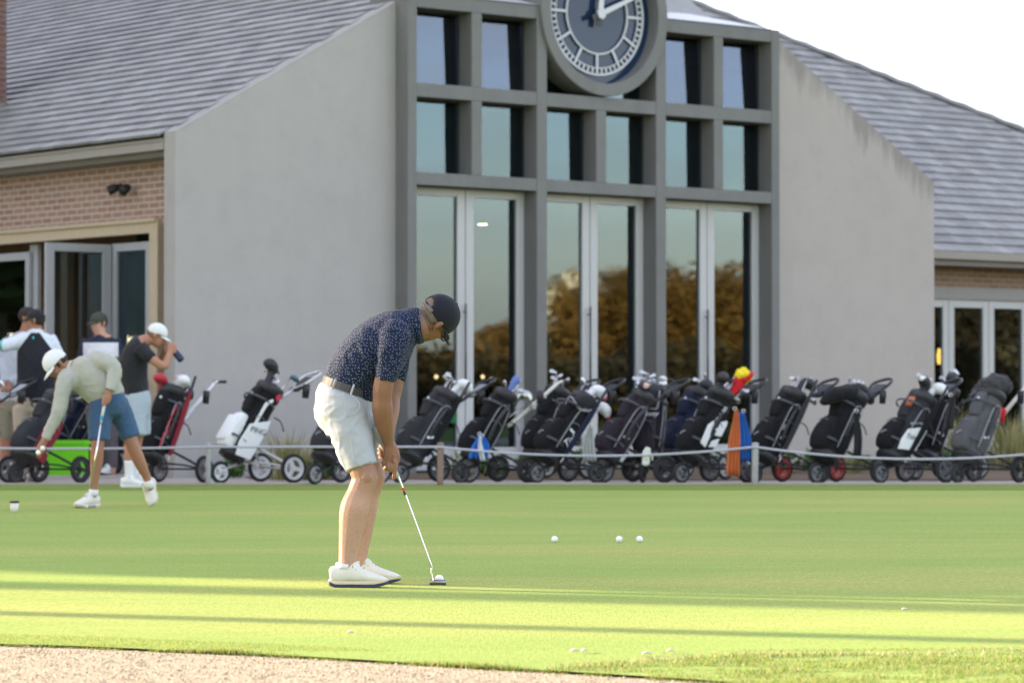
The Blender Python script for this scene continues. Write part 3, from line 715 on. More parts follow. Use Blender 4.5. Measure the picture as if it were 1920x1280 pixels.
    def shoe(s, heel, toe, up=(0, 0, 1), L=None, m=M_SHOEW, ms=M_SOLE, mid=M_SHOEC, w=1.0, hgt=1.0, laces=True):
        heel, toe = V(heel), V(toe); d = toe-heel; L = L or d.length; x = d.normalized(); u = V(up); u = (u-x*u.dot(x)).normalized(); y = u.cross(x)
        M = Matrix.Translation(heel) @ Matrix((x, y, u)).transposed().to_4x4()
        st = [(0, .045, .088, .024), (.03, .032, .102, .033), (.12, .026, .106, .037), (.24, .026, .108, .037), (.36, .026, .132, .038), (.46, .024, .112, .041), (.60, .024, .086, .046), (.76, .023, .068, .047), (.90, .023, .055, .038), (.97, .026, .046, .026), (1.0, .030, .040, .010)]
        mb = MB(); mb.tube([M @ V((a*L, 0, (b+c)/2*hgt)) for a, b, c, w_ in st], [(w_*w, (c-b)/2*hgt) for a, b, c, w_ in st], 18, 3, side=y, p=2.5)
        o = mb.build('shoe', m, s.root, True)
        def sole(name, z0, z1, gr, mm):
            sb = MB(); zz = [(-.02, .012), (.0, .030), (.1, .039), (.3, .036), (.45, .035), (.62, .047), (.78, .049), (.92, .040), (.99, .026), (1.02, .008)]
            n = len(zz); vs = []
            for a, w_ in zz:
                lift = .016*max(0, (a-.70)/.30)**2+.010*max(0, (.06-a)/.06)
                ww = (w_+gr)*w
                hz_ = .012*max(0, (.16-a)/.16)-.004*max(0, 1-abs(a-.45)/.2) if name == 'sole' else 0.0
                vs += [M @ V((a*L, -ww, z0+lift)), M @ V((a*L, ww, z0+lift)), M @ V((a*L, ww*.98, z1+lift*.6+hz_)), M @ V((a*L, -ww*.98, z1+lift*.6+hz_))]
            fs = [(i*4+k, i*4+(k+1)%4, (i+1)*4+(k+1)%4, (i+1)*4+k) for i in range(n-1) for k in range(4)]+[(3, 2, 1, 0), tuple((n-1)*4+k for k in range(4))]
            q = sb.add(vs, fs).build(name, mm, o, True); b_ = q.modifiers.new('b', 'BEVEL'); b_.width = .004; b_.segments = 2; b_.limit_method = 'ANGLE'
        sole('sole', 0, .0135, .002, ms); sole('midsole', .014, .032, .001, mid)
        if laces:
            lc = MB()
            for i in range(5):
                a = .36+.055*i; z_ = (.133-.0135*i*1.0)*hgt; z_ = [.130, .122, .112, .102, .092][i]*hgt
                lc.tube([M @ V((a*L-.004, -.038, z_-.026)), M @ V((a*L, -.022, z_-.004)), M @ V((a*L+.006, 0, z_+.004)), M @ V((a*L, .022, z_-.004)), M @ V((a*L-.004, .038, z_-.026))], .0032, 6, 3)
            lc.build('lace', M_LACE, o, True)
        return o
    def done(s, skin=SKIN, smooth=4): s.body = s.b.grow('body', skin, s.root, s.vox, smooth); return s

# ----------------------------------------------------------------- golfer putting in the middle
G = Fig(685, 1097, 15.25, 'golfer in a navy patterned polo, pale shorts and navy cap bent over a putt', vox=.0042, z=0)
B = G.b; P = G.P; YS = (0, 1, 0)
G.limb([(645, 752, -.08, .075), (661, 822, -.10, .074), (680, 880, -.12, .066), (684, 897, -.12, .0655), (675, 922, -.122, .062), (664, 955, -.125, .0715), (657, 1000, -.125, .057), (653, 1035, -.125, .047), (652, 1062, -.125, .045)])
G.limb([(652, 752, .08, .075), (675, 822, .125, .074), (694, 880, .15, .066), (698, 895, .155, .065), (690, 922, .16, .061), (681, 955, .165, .070), (677, 1000, .165, .056), (672, 1035, .165, .047), (671, 1056, .165, .045)])
for yy in (838, 847): B.ell(P(738, yy+16, -.076), (.006, .005, .012))
B.ell(P(687, 893, -.165), (.03, .03, .036)); B.ell(P(700, 890, .12), (.03, .03, .036))
B.tube([P(640, 765), P(648, 725), P(678, 685), P(711, 653), P(743, 625), P(772, 612), P(790, 609)], [(.14, .09), (.135, .09), (.14, .11), (.15, .115), (.14, .085), (.09, .07), (.07, .065)], 18, 4, side=YS, round_=.6)
G.limb([(741, 628, -.145, .046), (730, 675, -.19, .047), (719, 722, -.19, .0505), (717, 747, -.18, .048), (717, 765, -.165, .0525), (721, 795, -.12, .045), (727, 822, -.075, .031), (730, 833, -.06, .029)])
G.limb([(751, 628, .145, .046), (745, 675, .19, .047), (737, 722, .18, .050), (733, 747, .165, .046), (730, 770, .13, .050), (726, 800, .07, .042), (724, 826, .03, .030), (722, 834, .02, .028)])
# right (near) hand: palm, straight index finger down the grip, three fingers curled, thumb behind
PX = (1, .25, 0)
B.tube([P(729, 829, -.066), P(732, 841, -.062), P(734, 855, -.056), P(734, 867, -.052)], [(.027, .022), (.037, .022), (.044, .021), (.041, .016)], 14, 4, side=PX, round_=.8)
G.limb([(740, 862, -.060, .0130), (741, 873, -.062, .0125), (740, 885, -.054, .0115), (738, 896, -.044, .0100)], n=10)
G.limb([(735, 866, -.058, .0115), (734, 877, -.064, .0112), (729, 883, -.050, .0105), (730, 881, -.026, .0095), (736, 876, -.014, .0085)], n=10)
G.limb([(729, 864, -.060, .0112), (726, 874, -.066, .0110), (722, 879, -.050, .0102), (724, 876, -.026, .0092), (730, 871, -.014, .0085)], n=10)
G.limb([(723, 859, -.056, .0105), (719, 867, -.062, .0100), (717, 871, -.047, .0092), (719, 868, -.026, .0085), (724, 864, -.016, .0078)], n=10)
G.limb([(737, 843, -.045, .0145), (744, 853, -.022, .0130), (744, 866, -.008, .0115), (742, 877, -.004, .0095)], n=10)
# left (far) hand a little higher on the grip, its fingers wrapping to the near side
B.tube([P(723, 829, .02), P(724, 840, .012), P(725, 852, .004)], [(.026, .024), (.034, .022), (.036, .020)], 12, 4, side=PX, round_=.8)
for i, (a, b) in enumerate(((716, 831), (713, 839), (713, 847), (715, 855))):
    G.limb([(a+9, b-2, .02, .011), (a+1, b-1, .006, .0108), (a-2, b+2, -.018, .0102), (a+3, b+5, -.034, .0095), (a+9, b+6, -.036, .0082)], n=10)
# head
c_ = V((.83, .0, .55)).normalized(); f0 = V((.55, 0, -.83)); yw = radians(38); f_ = f0*cos(yw)+V((0, 1, 0))*sin(yw)
ear = P(823, 614, -.03); lin = (V((0, 1, 0))*cos(yw)-f0*sin(yw))
H = ear+lin*.080
G.head(H, c_, f_, 1.0, jaw=.96)
B.tube([P(772, 612, .0), P(792, 607, .005), H-c_*.062-f_*.026, H-c_*.01-f_*.02], [(.082, .080), (.070, .074), (.062, .066), (.06, .07)], 16, 4, side=YS, round_=.5)
G.done(SKIN, 3); G.face()
# legs a touch paler than arms: blend by height in the skin itself
t = NT('golfer_skin'); c = t.co(); sx = t.n('ShaderNodeSeparateXYZ'); t.l(c, sx.inputs[0]); n1 = t.noise(c, 12, 4); n2 = t.noise(c, 95, 4, .7)
hgt = t.n('ShaderNodeMapRange'); t.l(sx.outputs[2], hgt.inputs[0]); hgt.inputs[1].default_value = .42; hgt.inputs[2].default_value = .62
cc = t.mix(hgt.outputs[0], (.47, .305, .225), (.245, .130, .084)); cc = t.mix(t.math('MULTIPLY', n1, .8), cc, t.mix(1.0, cc, (.92, .79, .73), 'MULTIPLY')); cc = t.mix(t.ramp(n2, [(.45, 0.0), (.75, .55)]), cc, t.mix(1.0, cc, (.66, .58, .55), 'MULTIPLY'))
hd = t.n('ShaderNodeVectorMath', operation='DISTANCE'); t.l(c, hd.inputs[0]); hd.inputs[1].default_value = tuple(H-f_*.07-c_*.035)
t.base(t.mix(t.ramp(hd.outputs['Value'], [(.055, .85), (.082, 0.0)]), cc, (.15, .115, .095)))
t.rough(.5); t.b.inputs['Subsurface Weight'].default_value = .12; t.b.inputs['Subsurface Radius'].default_value = (.02, .008, .004); t.b.inputs['Subsurface Scale'].default_value = .4; t.bump(n2, .3, .003)
G.body.data.materials[0] = t.m
M_NAVY = cloth('navy_cotton', (.007, .009, .019), scale=20)
G.cap(M_NAVY, hole=True, r=(.085, .107, .094), rim=.018, tilt=.10, brim=.075, droop=.42)
G.dome('hair', HAIR_G, (.0785, .1005, .094), (0, -.008, .036), lambda l, f, c: f < .012 and c > -.022-.25*(f+.05) and c < .10 and (f < -.035 or c > -.005), thick=.003)
# strap across the opening, spectacles
st_ = MB(); st_.tube([G.h(g*.062, -.105+.5*g*g*.0, .014+.0) if abs(g) < .9 else G.h(g*.058, -.088, .016) for g in (-1, -.45, .45, 1)], [(.0025, .0095)]*4, 8, 4, side=f_)
st_.build('cap_strap', mat('grey_strap', (.12, .11, .105), .6), [o for o in G.root.children if o.name.startswith('cap')][0], True)
gl = MB()
for g in (-1, 1):
    gl.tube([G.h(g*.083, -.005, .020), G.h(g*.080, .05, .016), G.h(g*.072, .100, .010)], [(.0016, .004)]*3, 8, 3, side=G.l)
    pts = [G.h(g*.036+.029*cos(q), .106-.004*abs(cos(q)), -.002+.021*sin(q)) for q in [2*pi*i/18 for i in range(19)]]; gl.tube(pts, .0022, 6)
gl.tube([G.h(-.008, .108, .004), G.h(.008, .108, .004)], .002, 6)
go = gl.build('spectacles', M_BLK, G.root, True)
tl = NT('lens'); gg = tl.n('ShaderNodeBsdfGlossy'); gg.inputs['Roughness'].default_value = .05; tt_ = tl.n('ShaderNodeBsdfTransparent'); ms_ = tl.n('ShaderNodeMixShader'); ms_.inputs[0].default_value = .3
tl.l(tt_.outputs[0], ms_.inputs[1]); tl.l(gg.outputs[0], ms_.inputs[2]); tl.l(ms_.outputs[0], tl.out.inputs[0])
for g in (-1, 1): MB().ell(G.h(g*.036, .105, -.002), (.028, .0015, .020), G.M, 14).build('lens', tl.m, go, True)
# polo shirt
S = MB()
SP = [(649, 731), (655, 716), (678, 685), (711, 653), (741, 627), (766, 613), (784, 610)]
SR_ = [(.160, .112), (.172, .128), (.184, .146), (.198, .150), (.185, .124), (.118, .094), (.080, .084)]
S.tube([P(*q) for q in SP], SR_, 28, 5, side=YS, round_=.25)
S.ell(P(683, 731, 0), (.075, .13, .07)); S.ell(P(742, 628, -.15), (.075, .075, .078)); S.ell(P(750, 628, .15), (.075, .075, .078)); S.ell(P(700, 640, -.10), (.09, .08, .09))
S.tube([P(741, 625, -.165), P(735, 655, -.192), P(728, 690, -.198), P(723, 711, -.197)], [.078, .070, .060, .056], 20, 5, round_=.12)
S.tube([P(751, 625, .165), P(747, 655, .192), P(742, 690, .194), P(739, 711, .19)], [.078, .070, .060, .056], 20, 5, round_=.12)
def shirt_fold(co, nn):
    base = folds(.0062, (8, 8, 8), (24, 24, 14), 3.1)(co, nn)
    # drag lines running from the armpit down the back and side
    q = co-P(705, 690, -.15); a = mnoise.noise(V((co.x*34+co.z*16, co.y*6, co.x*4-co.z*5))); k = max(0, 1-q.length/.24)
    return base+a*.019*k
sh = S.grow('polo_shirt', None, G.root, .007, 3, shirt_fold)
t = NT('navy_dash_print'); oc_ = t.co(); vo = t.n('ShaderNodeTexVoronoi'); t.l(oc_, vo.inputs['Vector']); vo.inputs['Scale'].default_value = 64; vo.inputs['Randomness'].default_value = .7
VM = lambda op, a_, b_=None: (lambda x: (t.l(a_, x.inputs[0]), t.l(b_, x.inputs[1]) if b_ is not None else None, x)[2])(t.n('ShaderNodeVectorMath', operation=op))
df = VM('SUBTRACT', oc_, vo.outputs['Position']).outputs[0]
nw = t.n('ShaderNodeNewGeometry').outputs['Normal']; hf = t.n('ShaderNodeVectorMath', operation='SUBTRACT'); t.l(vo.outputs['Color'], hf.inputs[0]); hf.inputs[1].default_value = (.5, .5, .5)
t1 = VM('NORMALIZE', VM('CROSS_PRODUCT', nw, hf.outputs[0]).outputs[0]).outputs[0]; t2 = VM('CROSS_PRODUCT', nw, t1).outputs[0]
al = t.math('ABSOLUTE', VM('DOT_PRODUCT', df, t1).outputs['Value']); pe = t.math('ABSOLUTE', VM('DOT_PRODUCT', df, t2).outputs['Value'])
mask = t.math('MULTIPLY', t.math('LESS_THAN', al, .0031), t.math('LESS_THAN', pe, .0010))
t.base(t.mix(mask, t.mix(t.noise(t.co(), 8, 4), (.007, .013, .038), (.011, .019, .050)), (.26, .30, .38))); t.rough(.9); t.b.inputs['Specular IOR Level'].default_value = .2; t.b.inputs['Sheen Weight'].default_value = .05
t.bump(t.noise(t.co(), 30, 4), .3, .006); sh.data.materials.append(t.m); M_POLO = t.m
cl = MB(); cA = P(780, 611, 0); cB = P(790, 609.5, 0)
cl.tube([cA, cB], [(.098, .094), (.083, .088)], 26, 3, side=YS, caps=False)
co_ = cl.build('collar', M_POLO, sh, True); sol = co_.modifiers.new('s', 'SOLIDIFY'); sol.thickness = .006
# shorts
T = MB()
T.tube([P(647, 729), P(643, 745), P(645, 770), P(655, 800)], [(.163, .118), (.182, .134), (.188, .142), (.165, .12)], 26, 5, side=YS, round_=.2)
T.tube([P(645, 762, -.088), P(657, 812, -.100), P(668, 850, -.110), P(677, 875, -.115)], [(.096, .110), (.094, .103), (.089, .088), (.087, .077)], 22, 5, side=YS, round_=.08)
T.tube([P(657, 762, .088), P(672, 812, .125), P(684, 846, .145), P(691, 868, .150)], [(.096, .106), (.094, .100), (.089, .086), (.087, .077)], 22, 5, side=YS, round_=.08)
M_SHORT = cloth('pale_grey_cotton', (.375, .405, .455), .06, 8)
so_ = T.grow('shorts', M_SHORT, G.root, .0075, 4, folds(.0085, (7, 7, 10), (18, 18, 30), 1.7))
pk = MB(); pts = [P(645+16*cos(q)*1.0, 757+20*sin(q), -.199) for q in [radians(a) for a in range(-85, 75, 12)]]
pk.tube([P(657, 739, -.196), P(672, 752, -.196), P(674, 764, -.198), P(665, 775, -.2), P(651, 779, -.203)], .0025, 6, 4)
pk.tube([P(644, 735, -.192), P(649, 770, -.203), P(656, 815, -.2035), P(664, 868, -.207)], .0016, 5, 4); pk.build('seam', M_SHORT, so_, True)
bl = MB(); ba = V((.36, 0, 1)).normalized(); bc = P(650, 726)
bl.tube([bc-ba*.019, bc+ba*.019], [(.178, .127), (.176, .126)], 32, 1, side=YS)
be = bl.build('belt', mat('navy_belt', (.055, .055, .062), .5, var=.2, scale=40), G.root, False)
lp = MB()
for px_, py_, dy_ in ((661, 729, -.181), (627, 719, -.155)): q = P(px_, py_, dy_); lp.tube([q-ba*.026, q+ba*.024], [(.0055, .003)]*2, 8, side=(1, 0, 0))
lp.build('belt_loop', M_SHORT, so_)
G.shoe(P(618, 1098, -.13)*1.0-V((0, 0, P(618, 1098, -.13).z)), P(727, 1098, -.135)-V((0, 0, P(727, 1098, -.135).z)))
G.shoe(V((P(641, 1092, .16).x, .17, 0)), V((P(750, 1092, .2).x, .165, 0)))
for a, b, d in ((647, 1056, -.125), (667, 1050, .165)):
    MB().tube([P(a, b+9, d), P(a+1, b, d)], [.047, .0475], 16, 2).build('sock', M_SOCK, G.root, True)
# putter
pt = empty('putter', gnd(821, 1096), 0, 'silver mallet putter gripped by the golfer in the middle', 'golf club'); O_ = pt.location
Q = lambda px, py, dy=0: at(px, py, 15.22+dy)-O_
M_CHROME = mat('chrome', (.72, .73, .75), .22, 1.0, var=.04); M_GRIP = mat('rubber_grip', (.10, .10, .10), .7); M_GRIPW = mat('grey_grip', (.36, .35, .32), .6)
MB().tube([Q(702, 803, -.0), Q(746, 893, -.01)], [(.016, .012), (.011, .009)], 10, 2, round_=.5).build('grip', M_GRIPW, pt, True)
shf = MB().tube([Q(745, 891, -.01), Q(753, 908, -.01), Q(806, 1052, 0), Q(809, 1064, 0), Q(809, 1075, 0), Q(812, 1090, 0)], [.0052, .0052, .0046, .0046, .0045, .0045], 8, 4).build('shaft', M_CHROME, pt, True)
MB().tube([Q(755, 914, -.01), Q(757.5, 921, -.01)], .0060, 8).build('shaft_band', mat('red_band', (.45, .03, .04), .5), shf); MB().tube([Q(757.5, 921, -.01), Q(760, 928, -.01)], .0060, 8).build('shaft_band', M_BLK, shf)
hd_ = MB(); hc = Q(821, 1094)
hd_.prism([(-.040, -.003), (.040, -.003), (.043, .014), (.036, .020), (-.036, .020), (-.041, .012)], Matrix.Translation(V((0, 0, .006))), -.012, .004)
hd_.tube([V((-.036, 0, .008)), V((-.030, .05, .007)), V((0, .066, .007)), V((.030, .05, .007)), V((.036, 0, .008))], [(.008, .005)]*5, 8, 4, side=(0, 0, 1))
hd_.build('head', mat('grey_steel', (.30, .31, .33), .3, .9), pt, True)
# ----------------------------------------------------------------- golf balls and cup
M_BALL = mat('ball_white', (.80, .81, .80), .35, var=.03, bump=.3, bscale=260)
def ball(p, label, r=.0213, group=None):
    o = MB().ell((0, 0, 0), r, n=20).build('golf_ball', M_BALL, None, True); o.location = p; return tag(o, label, 'golf ball', group)
q = gnd(824, 1095); ball((q.x, q.y-.005, .027), 'white golf ball sitting at the putter head of the middle golfer')
for px_, lb in ((1040, 'white golf ball on the green, apart from a close pair'), (1161, 'white golf ball on the green, the pair\'s one nearer the golfer'), (1199, 'white golf ball on the green, farthest of three from the golfer')):
    q = gnd(px_, 1016.5); ball((q.x, q.y, .021), lb)
def scrap(px, py, s, lb, rz=0):
    q = gnd(px, py); mb = MB(); mb.tube([V((-.03*s, 0, .004)), V((-.01*s, .004, .016*s)), V((.015*s, .002, .014*s)), V((.03*s, 0, .004))], [(.012*s, .003), (.024*s, .005), (.02*s, .004), (.006*s, .002)], 8, 4, side=(0, 1, 0))
    o = mb.build('dry_leaf', mat('bleached_leaf', (.62, .56, .46), .6), None, True); o.location = (q.x, q.y, .004); o.rotation_euler = (0, 0, rz); tag(o, lb, 'leaf')
scrap(657, 1188, .42, 'small pale curled leaf on the sunlit grass below the golfer'); scrap(1078, 1224, .55, 'whitish leaf lying with a darker one on sunlit grass', .3)
scrap(1097, 1223, .45, 'greyish leaf touching a whitish leaf on sunlit grass', 1.2); scrap(1213, 1229, .55, 'thin pale leaf near the ragged bank', .1); scrap(1257, 1224, .50, 'thin pale leaf slightly right of another near the ragged bank', -.3); scrap(1697, 1145, .42, 'single pale leaf in the far right shadow stripe', .2)
q = gnd(27, 960); cu = empty('coffee_cup', (q.x, q.y, 0), 0, 'white paper coffee cup with a dark lid on the grass', 'cup')
MB().tube([V((0, 0, 0)), V((0, 0, .078))], [.026, .036], 20).build('cup_body', mat('paper_white', (.72, .70, .66), .6), cu, True)
MB().tube([V((0, 0, .076)), V((0, 0, .086)), V((0, 0, .092))], [.039, .038, .032], 20).build('lid', M_BLK, cu, True)
# ----------------------------------------------------------------- players on the left
C1 = lambda x, y: (x/3.04762, 540+y/3.04762)
M_SWEAT = cloth('sage_knit', (.40, .41, .365), .10, 9, 500, .5); M_BLUE = cloth('blue_shorts', (.042, .095, .185)); M_BLKC = cloth('black_jersey', (.016, .017, .022)); M_CAPW = cloth('white_cap', (.70, .73, .74), .04)
M_GREYS = cloth('light_grey_cotton', (.36, .43, .50), .06); M_OLIVE = cloth('olive_cap', (.055, .06, .045)); M_BEIGE = cloth('beige_chino', (.46, .40, .31)); M_KHAKI = cloth('khaki_chino', (.22, .20, .14))
M_SHW = mat('white_trainer', (.70, .72, .72), .5, var=.05)
# man bending to pick up balls
A = Fig(600, 1256, 26.1, 'man in a sage sweater and blue shorts stooping with golf balls in hand', C1, .011, z=0); P = A.P
A.limb([(585, 690, -.02, .078), (566, 800, -.06, .078), (557, 890, -.08, .058), (552, 985, -.06, .056), (540, 1100, -.05, .038), (533, 1175, -.05, .036)])
A.limb([(655, 700, .06, .055), (720, 800, .10, .076), (755, 890, .10, .058), (795, 985, .14, .055), (836, 1075, .2, .037), (858, 1135, .22, .035)])
A.b.tube([P(630, 670), P(612, 610), P(520, 520), P(440, 470), P(395, 450)], [(.09, .07), (.13, .09), (.16, .12), (.14, .10), (.06, .06)], 14, 3, side=(.45, -.62, .62), round_=.5)
A.limb([(365, 545, -.13, .05), (332, 715, -.16, .045), (258, 862, -.16, .033), (245, 885, -.16, .030)])
A.b.tube([P(250, 875, -.16), P(238, 900, -.165), P(226, 925, -.165)], [(.028, .022), (.040, .022), (.036, .018)], 12, 3, side=(.8, .3, .4), round_=.8)
for i, (x, y) in enumerate(((208, 945), (218, 962), (232, 955), (247, 930))):
    A.limb([(228+i*7, 915, -.17, .012), (x+2, y-12, -.20, .011), (x, y, -.18, .010), (x+5, y+8, -.155, .009)], n=8)
A.limb([(248, 890, -.15, .013), (262, 915, -.14, .012), (252, 938, -.15, .010)], n=8)
A.limb([(560, 410, -.08, .05), (652, 458, -.16, .045), (627, 585, -.22, .033), (620, 600, -.22, .030)])
A.b.tube([P(622, 598, -.22), P(612, 625, -.22), P(604, 650, -.22)], [(.028, .022), (.042, .024), (.034, .022)], 12, 3, side=(1, .2, 0), round_=.8)
for i in range(4): A.limb([(625-i*3, 615+i*14, -.25, .011), (602-i*2, 622+i*14, -.265, .011), (588-i, 626+i*14, -.235, .010), (596, 628+i*13, -.20, .009)], n=8)
A.limb([(600, 615, -.24, .013), (592, 645, -.26, .012), (588, 672, -.255, .010)], n=8)
A.head(P(333, 440, 0)+V((0, 0, 0)), (-.74, -.10, .66), (-.66, -.22, -.74), 1.0)
A.limb([(420, 465, 0, .075), (385, 455, 0, .062), (352, 452, 0, .058)])
A.done(SKIN_TAN); A.face()
A.cap(M_CAPW, rim=.022, tilt=.08, r=(.084, .107, .096)); A.dome('hair', HAIR_D, (.078, .100, .092), (0, -.008, .034), lambda l, f, c: f < .02 and c > -.035 and c < .06)
A.dome('beard', HAIR_D, (.0625, .070, .084), (0, .0285, -.031), lambda l, f, c: c < -.045 and f > .0, thick=.002).data.materials[0] = mat('stubble', (.16, .10, .075), .8, var=.3, scale=60)
s_ = MB(); s_.tube([P(622, 628), P(605, 600), P(520, 515), P(450, 478), P(405, 458)], [(.155, .125), (.175, .14), (.19, .15), (.175, .12), (.08, .075)], 22, 4, side=(.45, -.62, .62), round_=.3)
s_.tube([P(380, 515, -.10), P(355, 600, -.14), P(330, 715, -.16), P(262, 855, -.16)], [.080, .066, .058, .043], 16, 4, round_=.4); s_.tube([P(540, 410, -.06), P(610, 425, -.13), P(656, 465, -.165), P(630, 578, -.22)], [.082, .070, .062, .045], 16, 4, round_=.4)
s_.ell(P(400, 520, -.06), (.11, .09, .1)); s_.grow('sweater', M_SWEAT, A.root, .010, 4, folds(.008, (9, 9, 9), (22, 22, 22), 5))
MB().tube([P(400, 460, -.01), P(386, 455, -.01)], [(.078, .074), (.068, .066)], 16, 2, side=(.45, -.62, .62)).build('collar', cloth('cream_collar', (.55, .54, .42)), A.root, True)
MB().tube([P(629, 573, -.222), P(626, 582, -.222)], [.040, .040], 14).build('watch', M_BLK, A.root, True)
s_ = MB(); s_.tube([P(612, 605), P(615, 660), P(620, 720)], [(.165, .125), (.175, .135), (.15, .11)], 18, 3, side=(.75, -.6, .25), round_=.3)
s_.tube([P(585, 665, -.03), P(570, 780, -.06), P(567, 868, -.075)], [.110, .096, .092], 16, 4, round_=.1); s_.tube([P(660, 660, .06), P(715, 765, .09), P(747, 850, .095)], [.112, .092, .082], 16, 4, round_=.1)
s_.grow('shorts', M_BLUE, A.root, .011, 4, folds(.007, (8, 8, 8), (18, 18, 18), 2))
zz = lambda q: V((q.x, q.y, 0))
A.shoe(zz(P(560, 1240, .03)), zz(P(560, 1240, .03))+V((-.155, -.235, 0)), mid=M_SHOEW, ms=M_SHOEC)
q = P(880, 1236, .24); q.z = .005; A.shoe(q+V((-.03, .13, .215)), q, up=(-.5, -.62, .5), mid=M_SHOEW, ms=M_SHOEC)
MB().tube([P(533, 1185, -.05), P(536, 1150, -.05)], [.040, .042], 14, 2).build('sock', M_SOCK, A.root, True); MB().tube([P(858, 1138, .22), P(845, 1098, .2)], [.040, .041], 14, 2).build('sock', M_SOCK, A.root, True)
pt = empty('putter', zz(P(520, 1165, -.24))+A.O, 0, 'slim putter with a pale grip held by the stooping man', 'golf club'); O_ = pt.location; Q = lambda x, y, d=0: at(*C1(x, y), 26.1+d)-O_
MB().tube([Q(603, 630, -.225), Q(576, 770, -.235)], [.015, .011], 10).build('grip', mat('pale_grip', (.55, .58, .60), .6), pt, True); MB().tube([Q(577, 766, -.235), Q(519, 1140, -.24)], .0075, 8).build('shaft', M_CHROME, pt, True)
MB().tube([Q(583, 730, -.24), Q(579, 752, -.24)], .0145, 10).build('grip_band', mat('blue_band', (.05, .25, .5), .5), pt)
MB().box((-.05, -.02, .006), (.04, .02, .03), Matrix.Rotation(.9, 4, 'Z')).build('head', mat('grey_steel', (.3, .31, .33), .3, .9), pt, bevel=.004)
ball(at(*C1(244, 914), 26.1-.19), 'upper golf ball of two held by the stooping man', .0213); ball(at(*C1(219, 938), 26.1-.20), 'lower golf ball of two held by the stooping man', .0213)

# man in black polo with rangefinder
A = Fig(750, 1138, 32.0, 'man in a black polo and white cap looking through a navy rangefinder', C1, .012, z=0); P = A.P
A.limb([(775, 630, -.06, .08), (765, 750, -.07, .082), (745, 855, -.08, .06), (740, 930, -.08, .058), (738, 1040, -.08, .042), (738, 1085, -.08, .04)])
A.limb([(795, 630, .09, .08), (800, 750, .12, .082), (785, 855, .14, .06), (775, 940, .14, .057), (770, 1040, .14, .042), (770, 1085, .14, .04)])
A.b.tube([P(785, 640), P(770, 520), P(768, 420), P(805, 320), P(835, 300)], [(.15, .11), (.15, .11), (.17, .12), (.14, .09), (.06, .06)], 14, 3, side=YS, round_=.5)
A.limb([(815, 345, -.15, .044), (870, 405, -.22, .050), (935, 445, -.2, .043), (960, 400, -.15, .040), (972, 352, -.10, .030)])
A.limb([(825, 345, .15, .044), (875, 405, .2, .050), (915, 430, .17, .043), (930, 390, .12, .038), (945, 345, .06, .030)])
for sx_, d_ in ((975, -.10), (950, .05)):
    A.b.tube([P(sx_-3, 358, d_), P(sx_+2, 335, d_), P(sx_+8, 318, d_+.01)], [(.030, .024), (.045, .026), (.036, .02)], 12, 3, side=(1, 0, -.4), round_=.8)
    for i in range(4): A.limb([(sx_+10-i*2, 322+i*13, d_-.02, .012), (sx_+26-i, 326+i*13, d_-.03, .012), (sx_+32-i, 336+i*12, d_, .011), (sx_+24, 342+i*11, d_+.02, .010)], n=8)
    A.limb([(sx_-8, 345, d_-.02, .013), (sx_-6, 365, d_-.03, .012), (sx_+8, 378, d_-.03, .010)], n=8)
A.head(P(893, 275, 0), (.36, 0, .93), (.92, .15, -.36), 1.0)
A.limb([(815, 310, 0, .075), (845, 293, 0, .062), (875, 290, 0, .06)]); A.done(SKIN); A.face()
A.cap(M_CAPW, rim=.028, tilt=.05); A.dome('hair', mat('sandy_hair', (.20, .12, .07), .8), (.078, .100, .092), (0, -.008, .034), lambda l, f, c: f < .0 and c > -.03 and c < .06)
s_ = MB(); s_.tube([P(785, 605), P(766, 520), P(762, 430), P(790, 340), P(825, 305)], [(.17, .125), (.18, .14), (.195, .15), (.18, .12), (.09, .08)], 20, 4, side=YS, round_=.25)
for d_ in (-1, 1): s_.tube([P(805, 345, d_*.155), P(840, 380, d_*.205), P(868, 405, d_*.215)], [.082, .070, .062], 16, 4, round_=.2)
s_.grow('polo_shirt', M_BLKC, A.root, .011, 4, folds(.008, (8, 8, 6), (20, 20, 14), 4))
s_ = MB(); s_.tube([P(785, 592), P(788, 650), P(790, 720)], [(.172, .128), (.18, .14), (.15, .11)], 18, 3, side=YS, round_=.2)
s_.tube([P(780, 650, -.07), P(778, 760, -.085), P(778, 838, -.09)], [.112, .100, .098], 16, 4, round_=.1); s_.tube([P(800, 650, .07), P(806, 760, .1), P(806, 830, .12)], [.112, .100, .098], 16, 4, round_=.1)
s_.grow('shorts', M_GREYS, A.root, .012, 4, folds(.007, (8, 8, 8), (18, 18, 18), 7))
for x_, d_ in ((738, -.08), (770, .14)): MB().tube([P(x_, 1090, d_), P(x_, 1040, d_), P(x_, 985, d_)], [.046, .046, .052], 14, 3).build('sock', M_SOCK, A.root, True)
for x_, d_ in ((694, -.08), (742, .15)): q = zz(P(x_, 1138, d_)); A.shoe(q, q+V((.265, -.08, 0)), m=M_SHW, mid=M_SHW, ms=M_SHW)
q = at(*C1(990, 352), 31.93); rg = empty('rangefinder', q, 0, 'navy handheld rangefinder held up by the man in black', 'rangefinder'); e_ = at(*C1(1038, 412), 31.9)-q
MB().tube([V((0, 0, 0)), e_*.3, e_*.9, e_], [.030, .036, .038, .034], 14, 2).build('housing', mat('navy_plastic', (.02, .035, .08), .4), rg, True); MB().tube([e_*.98, e_*1.03], .026, 14).build('objective', M_BLK, rg, True)

